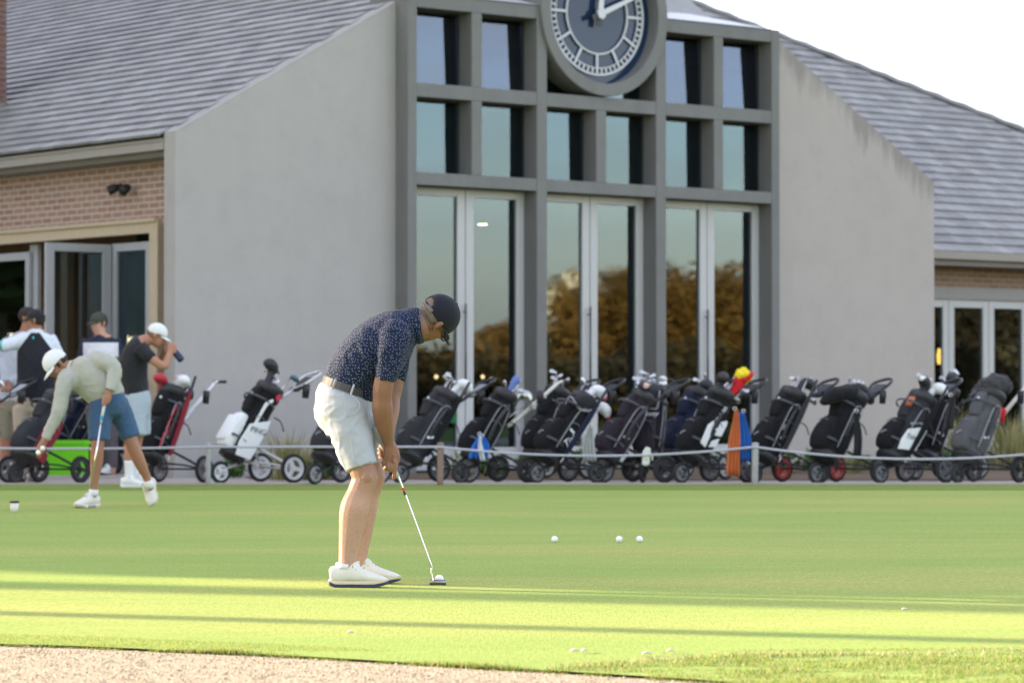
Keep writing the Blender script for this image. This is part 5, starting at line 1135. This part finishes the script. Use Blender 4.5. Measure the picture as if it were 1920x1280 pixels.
club(b, M, .06, 0, .19, 'driver', 'long black head cover in the white and black bag', None, (.02, 0), turn=.3); club(b, M, -.03, .05, .24, 'wood', 'dark blue fairway wood in the white and black bag', mat('blue_steel', (.10, .16, .22), .2, .6), (-.14, .05), turn=2.8); club(b, M, .02, .06, .08, 'iron', 'white marked iron in the white and black bag', M_WCOV, turn=1.5); irons(b, M, 4, 'white and black bag', seed=4)
# D half hidden behind golfer
t, b, M = kit(676, 'dark trolley half hidden behind the putting golfer', 'dark bag with white trim half hidden behind the putting golfer', py=906, main=M_CHAR)
side_panel(b, M, [(.05, .30), (.075, .30), (.075, .52), (.05, .52)], M_WHT, .172); side_panel(b, M, [(-.04, .34), (.02, .36), (.0, .50), (-.06, .46)], M_REDT, .172); irons(b, M, 2, 'bag half hidden by the putting golfer', seed=5)
# E
t, b, M = kit(850, 'black trolley with grey console by the first glass door', 'large plain black bag under a white head cover', handle='console', main=M_CHAR, fat=1.12, lean=.03)
club(b, M, .0, .03, .19, 'driver', 'big white curved head cover above the large plain black bag', M_WCOV, (-.08, .03), turn=2.6); club(b, M, .04, .05, .06, 'iron', 'white ferruled iron in the large plain black bag', M_WCOV, turn=2); irons(b, M, 4, 'large plain black bag', seed=6); UMB.append((b, M, -.06, .20, M_NYL, 'folded black umbrella beside the large plain black bag'))
gq = b.matrix_basis @ (M @ V((-.10, .15, .66))); gt = empty('towel', gq, 0, 'small green glove towel clipped to the large plain black bag', 'towel')
k = MB(); k.tube([V((0, 0, .05)), V((.005, 0, .0)), V((-.015, .0, -.08)), V((-.02, 0, -.11))], [(.014, .008), (.034, .014), (.042, .014), (.03, .01)], 10, 3, side=(1, 0, 0), round_=.5); k.build('cloth', cloth('green_felt', (.02, .22, .09)), gt, True)
# F slim with long handle
t, b, M = kit(962, 'pull trolley with a long cream handle raised by the portal post', 'slim black bag leaning by the long cream handle', handle='long', main=M_NYL, fat=.92, lean=-.05)
club(b, M, .02, .03, .22, 'sock', 'blue and red knitted head cover in the slim black bag', mat('blue_knit', (.12, .18, .42), .8, var=.5, scale=60), (-.05, 0)); club(b, M, -.05, .03, .11, 'driver', 'grey head cover in the slim black bag', M_IRON, (-.2, 0), turn=2.5); club(b, M, -.1, 0, .14, 'wood', 'white fairway wood in the slim black bag', M_WCOV, (-.45, .1), turn=2.8); irons(b, M, 3, 'slim black bag', seed=7)
def hang(px, py0, py1, Y, w, m, label, taper=1.3, n=7, seed=0):
    """cloth hanging in folds"""
    a = at(px, py0, Y); h = a.z-at(px, py1, Y).z; rt = empty('towel', a, 0, label, 'towel', 'towels hung on the bags'); rnd = random.Random(seed)
    vs, fs = [], []; R_ = 10
    for j in range(R_+1):
        t_ = j/R_; ww = w*(.35+.65*min(1, t_*2.2))*(1+(taper-1)*t_)
        for i in range(n*2+1):
            s_ = i/(n*2)-.5; vs.append((s_*ww+.02*sin(t_*3+seed), .018*sin(i*1.7+seed)*(.4+t_)+.01*sin(t_*5), -h*t_-.05*h*abs(sin(i*.5+seed))*t_))
    W_ = n*2+1; fs = [(j*W_+i, j*W_+i+1, (j+1)*W_+i+1, (j+1)*W_+i) for j in range(R_) for i in range(W_-1)]
    o = MB().add(vs, fs).build('cloth', m, rt, True); s = o.modifiers.new('s', 'SOLIDIFY'); s.thickness = .007
    MB().torus((0, 0, .01), (0, 1, 0), .018, .004, 14, 6).build('clip_ring', M_CHROME, rt, True); return rt
hang(899, 815, 858, 32.75, .17, cloth('royal_blue_towel', (.02, .14, .55), .15, 12, 400, .6), 'blue and white towel draped low on the slim black bag', 1.25, seed=1)
hang(903, 818, 862, 32.70, .045, cloth('white_towel', (.62, .64, .66), .1, 12, 400, .6), 'narrow white towel over the low blue one on the slim bag', 1.1, 3, seed=4)
# G
t, b, M = kit(1098, 'black trolley with grey piped saddle bag and big wheels', 'black bag lettered up its side, saddle pouch and red white head covers', yaw=YW-radians(6), handle='loop', main=M_NYL, fat=1.05, lean=.10, straps=False)
side_panel(b, M, [(-.085, .10), (-.02, .10), (-.02, .56), (-.085, .56)], M_NYL, .172, txt='Titleist', size=.12, tm=M_TXT, rot=radians(70), shear=.2)
q = MB(); q.tube([M @ V((.10, .02, .66)), M @ V((.05, .10, .72)), M @ V((-.02, .14, .80))], [(.07, .05), (.11, .07), (.08, .05)], 18, 4, side=(1, 0, 1), round_=.7, p=2.6); q.build('saddle_pouch', M_CHAR, b, True)
q = MB(); q.tube([M @ V((.16, .0, .60)), M @ V((.20, .05, .70)), M @ V((.13, .12, .66)), M @ V((.08, .17, .62)), M @ V((0, .19, .66)), M @ V((-.06, .20, .74))], .009, 6, 4); q.build('pouch_piping', M_PIPE, b, True)
club(b, M, .02, .02, .18, 'driver', 'white and red head cover in the lettered saddle bag, top one', M_WCOV, (-.10, .0), turn=2.7, m2=M_RRIM); club(b, M, -.04, .06, .06, 'driver', 'white and red head cover in the lettered saddle bag, lower one', M_WCOV, (-.3, .15), turn=2.8, m2=M_REDT); irons(b, M, 3, 'lettered saddle bag', seed=8); UMB.append((b, M, -.06, .20, M_NVY, 'folded navy umbrella beside the lettered saddle bag'))
hang(1107, 800, 862, 33.0, .12, cloth('grey_towel', (.36, .38, .38), .15, 12, 400, .6), 'pale grey towel hanging beside the lettered saddle bag', 1.2, seed=3)
# H2 small black with strap, H plum
t, b, M = kit(1216, 'black trolley under the small strapped bag', 'small black bag with long hanging strap beside the plum bag', main=M_PLUM, fat=.95, lean=-.02)
club(b, M, .04, 0, .06, 'driver', 'black head cover with pink badge in the small strapped bag', None, (.05, 0), turn=1.2, m2=mat('pink_badge', (.55, .38, .34), .5)); irons(b, M, 2, 'small strapped bag', seed=9)
t, b, M = kit(1232, 'black trolley under the plum bag', 'plum black bag with grey piping and white lettering', yaw=radians(254), py=902, main=M_PLUM, fat=.94, lean=-.16, pip=True, straps=False)
MP = M @ Matrix.Rotation(-pi/2, 4, 'Z')
T_ = M @ Matrix.Translation((.20, 0, .44)) @ Matrix(((0, 0, 1), (1, 0, 0), (0, 1, 0))).to_4x4()
text_mesh('odyssey', .085, T_, M_TXT, b, 'lettering', .15)
q = MB(); q.tube([M @ V((.165, -.11, .74)), M @ V((.19, -.115, .52)), M @ V((.20, -.05, .50)), M @ V((.20, .06, .50)), M @ V((.19, .115, .52)), M @ V((.165, .11, .74))], .009, 6, 3); q.build('pocket_piping', M_PIPE, b, True)
club(b, M, .05, -.05, .12, 'iron', 'white shafted putter leaning from the plum bag', M_WCOV, (.0, .3), turn=1.5); club(b, M, -.03, .02, .16, 'wood', 'pale fairway wood in the plum bag', M_WCOV, (0, .15)); irons(b, M, 5, 'plum bag', base=.09, seed=10)
q = at(1212, 850, 32.6); gv = empty('golf_glove', q, 0, 'pale green white golf glove hung below the plum bag', 'glove'); k = MB()
k.tube([V((.02, 0, .06)), V((0, 0, .0)), V((-.005, 0, -.06))], [(.03, .015), (.045, .018), (.04, .016)], 12, 3, side=(1, 0, .2), round_=.5)
for i in range(4): k.tube([V((-.035+.021*i, 0, -.055)), V((-.04+.022*i, -.006, -.11-.012*(i in (1, 2)))) ], [.0105, .009], 8, 2, round_=1)
k.tube([V((.04, 0, -.0)), V((.062, -.004, -.04)), V((.060, -.004, -.065))], [.013, .011, .009], 8, 2, round_=1); k.grow('glove_body', mat('glove_leather', (.55, .60, .54), .6, var=.1), gv, .006, 2)
# set back second row
t, b, M = kit(1062, 'black trolley set back between the slim bag and the lettered saddle bag', 'black bag with a tan pocket flash set back from the slim bag', py=897, main=M_NYL, lean=-.12)
side_panel(b, M, [(-.05, .50), (.05, .50), (.05, .60), (-.05, .60)], mat('tan_patch', (.20, .15, .09), .7), .172); irons(b, M, 3, 'black bag with a tan pocket flash', seed=21)
t, b, M = kit(1800, 'dark trolley set back between the signed bag and the grey bag', 'black grey piped bag set back between the signed bag and the grey bag', py=898, main=M_NYL, lean=-.1); club(b, M, 0, 0, .12, 'driver', 'black head cover in the grey piped bag set back', None, turn=1); irons(b, M, 3, 'grey piped bag set back', seed=23)
# J behind
t, b, M = kit(1322, 'navy trolley behind the plum bag with raised console', 'dark navy bag standing back between plum and lettered white bags', py=898, handle='console', main=M_NVY); club(b, M, 0, .02, .10, 'driver', 'black head cover in the navy bag behind the plum one', None, (0, 0), turn=1.5); irons(b, M, 3, 'navy bag behind the plum one', seed=11)
# K
t, b, M = kit(1366, 'black trolley with red fittings below the orange towel', 'black and white bag beneath the red and yellow plush cover', yaw=YW-radians(6), main=M_NYL, fat=1.08, lean=.02, pip=False, straps=True)
side_panel(b, M, [(.02, .13), (.10, .14), (.115, .36), (.07, .44), (.03, .40)], M_WHT, .176); side_panel(b, M, [(-.11, .22), (-.02, .16), (-.02, .24), (-.10, .32)], M_WHT, .176); side_panel(b, M, [(-.11, .35), (-.02, .31), (-.02, .48), (-.09, .54), (-.11, .5)], M_WHT, .176)
side_panel(b, M, [(.0, .40), (.05, .40), (.05, .70), (.0, .70)], M_NYL, .178, txt='Titleist', size=.075, tm=M_TXT, rot=radians(84))
club(b, M, .06, .02, .12, 'driver', 'black head cover beside the red and yellow plush one', None, (.1, 0), turn=1); club(b, M, -.02, .06, .02, 'wood', 'greenish steel wood under the plush cover', mat('green_steel', (.30, .34, .28), .25, .8), (-.15, .2), turn=2.6); irons(b, M, 3, 'bag with the plush cover', seed=12)
cl_ = club(b, M, -.04, .04, .34, 'none', 'club wearing a yellow plush ball cover with a red sleeve', None, (-.10, .05))
for ch in list(cl_.children):
    if ch.name.startswith('head'): bpy.data.objects.remove(ch)
ax = (M.to_3x3() @ V((-.10, .05, 1))).normalized(); e = ax*.63
k = MB(); rnd = random.Random(4)
k.ell(e, .085)
for i in range(46):
    d_ = V((rnd.gauss(0, 1), rnd.gauss(0, 1), rnd.gauss(0, 1))).normalized(); k.ell(e+d_*.078, .026, n=8)
k.grow('head_cover', cloth('yellow_plush', (.82, .66, .02), .1, 30, 300, .8), cl_, .007, 2)
k = MB(); k.tube([e-ax*.34, e-ax*.2, e-ax*.10, e-ax*.045], [.03, .045, .062, .075], 14, 3, round_=.3)
for g in (-1, 1): k.tube([e-ax*.06+V((0, g*.07, 0)), e+V((-.01, g*.100, 0)), e+ax*.05+V((-.015, g*.095, 0))], [.03, .03, .016], 10, 3, round_=.7)
k.grow('sleeve', cloth('red_plush', (.55, .012, .02), .1, 30, 300, .6), cl_, .008, 2)
hang(1378, 768, 888, 32.62, .115, cloth('orange_towel', (.56, .15, .045), .12, 14, 400, .6), 'long orange towel hanging beside a blue one', 1.25, seed=2)
hang(1394, 772, 862, 32.66, .13, cloth('blue_towel', (.02, .12, .45), .12, 14, 400, .6), 'blue towel hanging right beside the long orange one', 1.1, seed=5)
# L
t, b, M = kit(1502, 'black trolley with one red rimmed wheel left of the wide cart bag', 'black bag with red cuff band and white top head cover', rims=(None, M_RRIM, None), main=M_NYL, lean=.02)
q = MB(); q.tube([M @ V((0, 0, .76)), M @ V((0, 0, .79))], [(.138, .124)]*2, 24, 1, side=(0, 1, 0), p=2.3); q.build('trim', M_REDT, b, True)
side_panel(b, M, [(-.11, .10), (-.06, .06), (-.045, .30), (-.09, .38)], M_TXT, .172); side_panel(b, M, [(.0, .36), (.06, .33), (.06, .40), (.0, .43)], M_GREYC, .172)
club(b, M, -.01, .0, .20, 'driver', 'black and white head cover above the bag with red cuff band', None, (-.10, 0), turn=2.9, m2=M_WCOV); club(b, M, -.05, .05, .05, 'wood', 'chrome wood in the bag with red cuff band', None, (-.25, .2), turn=2.6); irons(b, M, 3, 'bag with red cuff band', seed=13); UMB.append((b, M, -.06, .20, M_CHAR, 'folded dark umbrella beside the bag with red cuff band'))
# M
t, b, M = kit(1608, 'black trolley with a red rimmed wheel under the wide cart bag', 'wide all black cart bag with domed hood against the grey wall', rims=(None, M_RRIM, None), main=M_NYL, fat=1.18, lean=.03)
q = MB(); q.tube([M @ V((.34, 0, .50)), M @ V((.27, .02, .64)), M @ V((.12, .03, .78)), M @ V((.0, .03, .90))], [(.06, .04), (.12, .08), (.13, .09), (.09, .07)], 16, 4, side=(0, 1, 0), round_=.8); q.grow('rain_pouch', M_NYL, b, .012, 2, folds(.008, seed=3))
club(b, M, -.02, .02, .12, 'driver', 'black head cover in the wide all black cart bag', None, (-.2, 0), turn=2.9); club(b, M, .02, 0, .12, 'driver', 'grey topped head cover in the wide all black cart bag', None, (-.05, 0), turn=2.9, m2=M_GREYC); irons(b, M, 3, 'wide all black cart bag', seed=14)
hang(1606, 772, 852, 33.0, .085, cloth('black_towel', (.02, .02, .024)), 'black towel hanging by the wide all black cart bag', 1.0, 4, seed=6)
# N
t, b, M = kit(1735, 'grey black trolley beneath the bag with a signed white panel', 'black bag with script on a white side panel', yaw=YW-radians(6), main=M_CHAR, pocket=M_NYL, fat=1.08, lean=.06, straps=False)
side_panel(b, M, [(-.12, .20), (.10, .06), (.125, .18), (.11, .32), (-.09, .50), (-.125, .47)], M_WHT, .178, txt='Titleist', size=.078, tm=M_BLK, rot=radians(30), shear=.35, tpos=(0, .29))
q = MB(); q.tube([M @ V((.10, .165, .40)), M @ V((.0, .168, .48)), M @ V((-.10, .165, .54))], .012, 8, 3); q.build('piping', M_PIPE, b, True)
q = MB(); q.tube([M @ V((.17, .05, .60)), M @ V((.17, .05, .70))], [(.045, .02)]*2, 14, 2, side=(0, 1, 0), round_=.5, p=3); q.build('tag', mat('orange_tag', (.45, .13, .05), .5), b, True)
club(b, M, .05, .0, .13, 'driver', 'striped white head cover nearest the tag of the signed bag', None, (.0, 0), turn=.4, m2=M_WCOV); club(b, M, .0, .03, .17, 'driver', 'white numbered head cover in the signed bag, middle one', M_WCOV, (-.05, .05), turn=2.0); club(b, M, -.04, 0, .22, 'driver', 'tall black head cover in the signed bag', None, (-.12, 0), turn=2.8); irons(b, M, 4, 'bag with the signed panel', seed=15); UMB.append((b, M, -.06, .20, M_NYL, 'folded black umbrella beside the signed bag'))
hang(1782, 742, 802, 33.0, .10, cloth('black_towel', (.02, .02, .024)), 'black towel draped on the handle of the signed bag trolley', 1.0, 4, seed=8)
# O
t, b, M = kit(1868, 'pull trolley with a long cream handle at the right edge', 'grey bag with a crumpled rain hood at right', handle='long', main=M_GRY, fat=1.10, lean=-.02)
q = MB(); q.ell(M @ V((.0, 0, .94)), (.15, .13, .13)); q.ell(M @ V((-.07, .03, 1.0)), (.12, .11, .10)); q.ell(M @ V((.06, 0, .90)), (.12, .13, .10)); q.grow('rain_hood', fabric('hood_nylon', (.045, .045, .048)), b, .012, 2, folds(.03, (11, 11, 11), (30, 30, 30), 4))
q = b.matrix_basis @ (M @ V((-.12, .12, .68))); rd = empty('head_cover', q, 0, 'red pompon cover clipped behind the grey hooded bag', 'head cover'); k = MB()
for i in range(30):
    d_ = V((rnd.gauss(0, 1), rnd.gauss(0, 1), rnd.gauss(0, 1))).normalized(); k.ell(d_*.04, .02, n=8)
k.tube([V((0, 0, 0)), V((.01, 0, -.10))], [.045, .03], 12, 2, round_=.5); k.grow('pompon', MATS['red_plush'], rd, .007, 2)
# P
t, b, M = kit(2003, 'black trolley whose front wheel peeks in at the right picture edge', 'black bag at the right picture edge', main=M_NYL)

def umbrella(b, M, x, y, m, label):
    rt = empty('folded_umbrella', b.matrix_basis @ (M @ V((x, y, .05))), b.rotation_euler.z, label, 'umbrella', 'folded umbrellas strapped to the bags'); d = (M.to_3x3() @ V((0, 0, 1))).normalized()
    MB().tube([d*.02, d*.10, d*.55, d*.80], [.008, .026, .034, .016], 12, 3).build('canopy', m, rt, True); MB().tube([d*.79, d*.84, d*.98], [.010, .017, .016], 10, 2, round_=.6).build('handle', M_PLAST, rt, True); MB().tube([d*-.06, d*.04], .006, 8).build('tip', M_CHROME, rt, True)
for b, M, x, y, m, lb in UMB: umbrella(b, M, x, y, m, lb)
# ================================================================= ROPE AND STAKES
def stake(px, r, m, label, py=909.5, top=832):
    p = gnd(px, py); p.z = 0; h = at(px, top, p.y).z; rt = empty('rope_stake', p, 0, label, 'stake', 'stakes holding the rope')
    MB().tube([V((0, 0, -.05)), V((.004, 0, h*.5)), V((.006, 0, h))], [r*.92, r, r*1.02], 12, 2).build('shaft', m, rt, True); MB().ell((.006, 0, h), (r*1.12, r*1.12, r*.5), n=12).build('cap', m, rt, True); return V((p.x, p.y-r, h-.03))
M_GP = mat('grey_post', (.34, .35, .35), .5); M_BP = mat('brown_stake', (.24, .17, .14), .8, var=.3, scale=30)
tp_ = [stake(-130, .028, M_GP, 'grey stake just past the left picture edge'), stake(390, .026, M_GP, 'thin grey stake before the left raking wall'), stake(825, .036, M_BP, 'weathered brown stake in front of the first glass door'), stake(1415, .036, M_GP, 'thick grey stake beside the orange towel'), stake(2040, .03, M_GP, 'grey stake just past the right picture edge')]
pts = []
for a, b_, sg in zip(tp_[:-1], tp_[1:], (.02, .0, .095, .13)):
    for i in range(14):
        s_ = i/14; q = a.lerp(b_, s_); q.z -= sg*4*s_*(1-s_); pts.append(q)
pts.append(tp_[-1]); o = MB().tube(pts, .0125, 8).build('barrier_rope', mat('pale_rope', (.42, .43, .48), .7, var=.2, scale=90), None, True); tag(o, 'pale rope strung along the front of the bags', 'rope')

# ================================================================= PLANTING
def leafm(name, a, b_, c_): return blade_mat(name, a, b_, c_, .3)
M_TUF = leafm('straw_grass', (.17, .19, .06), (.28, .27, .10), (.42, .36, .20)); M_SHR = leafm('bed_shrub', (.035, .085, .018), (.065, .14, .03), (.12, .20, .05))
def tuft(px, py, h, n, label, m=M_TUF, sp=.16, lean=.5, seed=0):
    p = gnd(px, py); rng = np.random.default_rng(seed+int(px)); a = rng.uniform(0, 2*pi, n); r = np.abs(rng.normal(0, sp*.5, n)); vs, fs = [], []
    for i in range(n):
        b_ = V((cos(a[i])*r[i], sin(a[i])*r[i], 0)); hh = h*rng.uniform(.5, 1.1); o_ = V((cos(a[i]), sin(a[i]), 0))*hh*lean*rng.uniform(.2, 1.2); s_ = V((-sin(a[i]+.6), cos(a[i]+.6), 0))*.006
        m_ = b_+o_*.35+V((0, 0, hh*.62)); e_ = b_+o_+V((0, 0, hh*rng.uniform(.8, 1.0))); k = len(vs)
        vs += [b_-s_, b_+s_, m_+s_*.8, m_-s_*.8, e_]; fs += [(k, k+1, k+2, k+3), (k+3, k+2, k+4)]
    o = MB().add(vs, fs).build('grass_clump', m); o.location = (p.x, p.y, 0); return tag(o, label, 'plant', 'plants along the clubhouse wall')
def shrub(px, py, w_, h, label, n=700, seed=0, m=M_SHR, ls=.035):
    p = gnd(px, py); rng = np.random.default_rng(seed+int(px)); rt = empty('shrub', (p.x, p.y, 0), 0, label, 'plant', 'plants along the clubhouse wall'); vs, fs = [], []
    cl2 = [(rng.uniform(-.5, .5)*w_, rng.uniform(-.4, .4)*w_, rng.uniform(.3, .8)*h, rng.uniform(.25, .45)*min(w_, h)) for _ in range(9)]
    for i in range(n):
        c0 = cl2[i % 9]; d_ = V(rng.normal(0, 1, 3)).normalized(); q = V(c0[:3])+d_*c0[3]*rng.uniform(.5, 1.05); q.z = max(.02, q.z); u1 = V(rng.normal(0, 1, 3)).normalized(); u2 = u1.orthogonal().normalized(); k = len(vs); s_ = ls*rng.uniform(.6, 1.3)
        vs += [q-u1*s_, q+u2*s_*.45, q+u1*s_, q-u2*s_*.45]; fs.append((k, k+1, k+2, k+3))
    MB().add(vs, fs).build('foliage', m, rt); st = MB()
    for c0 in cl2[:5]: st.tube([V((0, 0, 0)), V(c0[:3])*.6, V(c0[:3])], [.012, .008, .004], 6, 2)
    st.build('stem', M_BP, rt, True); return rt
tuft(535, 899, .62, 150, 'straw coloured grass clump right of the white trolley', sp=.24); tuft(562, 897, .5, 120, 'straw grass clump close to the putting golfer\'s shorts', sp=.22)
shrub(610, 897, .5, .30, 'low green shrub behind the white wheeled trolley'); shrub(420, 894, .35, .22, 'small green shrub at the foot of the left raking wall')
tuft(870, 894, .42, 90, 'thin upright grass clump before the first glass doors', sp=.2); shrub(912, 892, .4, .22, 'low dark shrub behind the slim black bag')
shrub(1010, 890, .4, .24, 'low shrub below the second glass doors'); shrub(1120, 890, .5, .3, 'green shrub behind the lettered saddle bag'); tuft(1118, 890, .5, 80, 'fine grass clump behind the lettered saddle bag', sp=.2)
shrub(1250, 892, .45, .42, 'bright green shrub beside the plum bag', 900, m=leafm('bright_shrub', (.06, .13, .02), (.11, .21, .035), (.18, .28, .06))); shrub(1345, 890, .5, .26, 'low shrub behind the orange towel')
shrub(1490, 886, .45, .28, 'low shrub under the bag with red cuff band'); tuft(1588, 886, .34, 130, 'low rounded grass clump under the wide cart bag', sp=.3); shrub(1612, 885, .5, .22, 'low shrub right of the red rimmed wheel')
shrub(1750, 880, .5, .30, 'low shrub behind the signed bag'); tuft(1830, 878, .75, 200, 'tall straw grass behind the grey hooded bag', sp=.35); tuft(1895, 880, .8, 220, 'tall straw grass under the long cream handle at right', sp=.4); tuft(1800, 874, .9, 160, 'tall pale grass between the signed and hooded bags', sp=.3); tuft(1925, 876, .7, 160, 'tall straw grass at the right picture edge', sp=.35)

# ================================================================= TREES, FAR BLOCK (what the glass mirrors and what shades the green)
M_BARK = mat('bark', (.13, .10, .075), .9, var=.35, scale=14, bump=.6, bscale=20)
M_AUT = blade_mat('sunlit_autumn_leaves', (.19, .12, .03), (.35, .19, .05), (.52, .28, .08), .3); M_DKL = blade_mat('dark_leaves', (.03, .055, .016), (.05, .085, .022), (.08, .12, .03), .1)  # autumn brown pushed to orange, low sunlight put into the leaf colour
def tree_mesh(h, rad, z0, n, ls, seed, flat=1.0, clumps=26):
    rng = np.random.default_rng(seed); vs, fs = [], []; cz = (h+z0)/2; hz = (h-z0)/2
    cl3 = []
    for i in range(clumps):
        d_ = V(rng.normal(0, 1, 3)).normalized()*rng.uniform(.35, .85); cl3.append((V((d_.x*rad, d_.y*rad, cz+d_.z*hz)), rad*rng.uniform(.20, .46)))
    for i in range(n):
        c0, r0 = cl3[i % clumps]; d_ = V(rng.normal(0, 1, 3)).normalized(); q = c0+d_*r0*rng.uniform(.3, 1.05)**.6; u1 = V(rng.normal(0, 1, 3)).normalized(); u2 = u1.orthogonal().normalized(); k = len(vs); s_ = ls*rng.uniform(.6, 1.4)
        vs += [q-u1*s_, q+u2*s_*.6, q+u1*s_, q-u2*s_*.6]; fs.append((k, k+1, k+2, k+3))
    t_ = MB(); t_.tube([V((0, 0, -.2)), V((.1, 0, h*.3)), V((0, .1, h*.6)), V((.05, 0, h*.85))], [h*.028, h*.022, h*.014, h*.004], 10, 3)
    for c0, r0 in cl3[:9]: t_.tube([V((.05, 0, max(.25*h, c0.z-rad*.9))), c0*.55+V((0, 0, c0.z*.35)), c0], [h*.010, h*.006, h*.002], 6, 2)
    return MB().add(vs, fs).mesh('crown'), t_.mesh('trunk')
def tree(loc, ms, ml, label, s=1.0, rz=0.0, group=None):
    rt = empty('tree', loc, rz, label, 'tree', group); rt.scale = (s, s, s); link('crown', ms[0], None, rt); link('trunk', ms[1], None, rt); return rt
tmA = tree_mesh(10.4, 4.6, .4, 11000, .20, 5, clumps=70); tmA[0].materials.append(M_AUT); tmA[1].materials.append(M_BARK)
tmB = tree_mesh(9.0, 3.8, .3, 9000, .20, 9, clumps=60); tmB[0].materials.append(M_AUT); tmB[1].materials.append(M_BARK)
REFL = [(1130, 205, 0, 1.0), (1200, 215, 1, 1.08), (1265, 200, 0, 1.0), (1325, 210, 1, 1.15), (1390, 200, 0, 1.03), (1460, 205, 1, 1.1), (1075, 230, 1, .72), (1010, 235, 0, .62), (945, 190, 1, .66), (990, 210, 0, .5), (900, 200, 0, .42), (845, 215, 1, .50), (800, 200, 0, .44), (760, 230, 1, .5), (1760, 180, 0, 1.2), (1830, 190, 1, 1.3), (1905, 185, 0, 1.15), (1960, 190, 1, 1.3)]
tmD = tuple(m_.copy() for m_ in tmA); tmD[0].materials[0] = blade_mat('brown_shade_leaves', (.035, .028, .014), (.055, .042, .02), (.08, .055, .025), .1)  # unseen dark trees added so the right wing glass reflects less light
for i, (px_, Y_, k_, s_) in enumerate(REFL):
    q = mirrored(px_, Y_, 1.55 if px_ > 1700 else .04)
    tree(q, tmD if px_ > 1700 else (tmA, tmB)[k_], None, 'added dark tree across the course, darkening the right wing glass' if px_ > 1700 else 'autumn brown tree across the course, mirrored in the portal glass', s_, i*1.3, 'autumn trees across the course')
hm = tree_mesh(1.9, 3.4, .0, 2600, .16, 31, clumps=30); hm[0].materials.append(blade_mat('brown_hedge', (.05, .04, .018), (.08, .06, .025), (.12, .08, .03), .1)); hm[1].materials.append(M_BARK)
for i in range(13):  # unseen hedges added to darken the lower reflections in the portal glass
    rt = empty('hedge', mirrored(730+64*i, 105+3*(i % 2)), BA+i*.7, 'added dark hedge across the course, darkening the low glass reflections', 'hedge', 'added hedges across the course'); link('foliage', hm[0], None, rt); link('stem', hm[1], None, rt)
for i in range(4):  # more hedges added to keep the bright lawn out of the right wing glass
    rt = empty('hedge', mirrored(1745+70*i, 95, 1.55), BA+i*.9, 'added dark hedge across the course, darkening the right wing glass', 'hedge', 'added hedges across the course'); link('foliage', hm[0], None, rt); link('stem', hm[1], None, rt)
q = mirrored(1075, 300); blk = empty('apartment_block', q, BA+.4, 'cream apartment block across the course, mirrored in the second glass doors', 'building')
mC = mat('cream_render', (.72, .62, .44), .8, var=.06); k = MB(); k.box((-4, -4, 0), (1.2, 4, 11.4)); k.build('wall', mC, blk); k = MB(); k.box((-1.8, -3, 11.4), (1.3, 3, 13.0)); k.build('penthouse', mC, blk)
# dense shelter belt to the left that keeps the green in shade
SH = V((SUN_AZ.x, SUN_AZ.y, 0)).normalized(); SN = V((SH.y, -SH.x, 0));
if SN.y < 0: SN = -SN
def belt_pos(w_, s_): q = SN*w_+SH*s_; return (q.x, q.y, 0)
tmC = tree_mesh(15.5, 3.6, .3, 5200, .62, 21, clumps=40); tmC[0].materials.append(M_DKL); tmC[1].materials.append(M_BARK)
BELT = [(17.95+4.4*i, 44+2.5*(i % 2)) for i in range(13)]+[(20.2+4.6*i, 51+1.5*(i % 2)) for i in range(12)]
BELT += [(30+4.3*i, 59+2*(i % 2)) for i in range(9)]
for i, (w_, s_) in enumerate(BELT): tree(belt_pos(w_, s_), tmC, None, 'tall dark evergreen of the shelter belt left of the green', 1.22+.12*sin(i*2.3), i*2.1, 'shelter belt trees left of the green')
def lone(w_, s_, r, label):
    rt = empty('tree', belt_pos(w_, s_), 0, label, 'tree', 'tall bare stemmed trees left of the green'); MB().tube([V((0, 0, -.1)), SN*.10+V((.03, .02, 4)), SN*.55+V((0, 0, 9)), SN*.6+V((0, 0, 12))], [r*1.1, r, r*.9, r*.5], 12, 3).build('trunk', M_BARK, rt, True); o = link('crown', tmB[0].copy(), M_DKL, rt); o.location = (0, 0, 8.5); o.scale = (.7, .7, .6)
lone(11.55, 24, .12, 'bare stemmed tree casting the nearer shadow stripe'); lone(13.05, 42, .30, 'bare stemmed tree casting the farther shadow stripe')
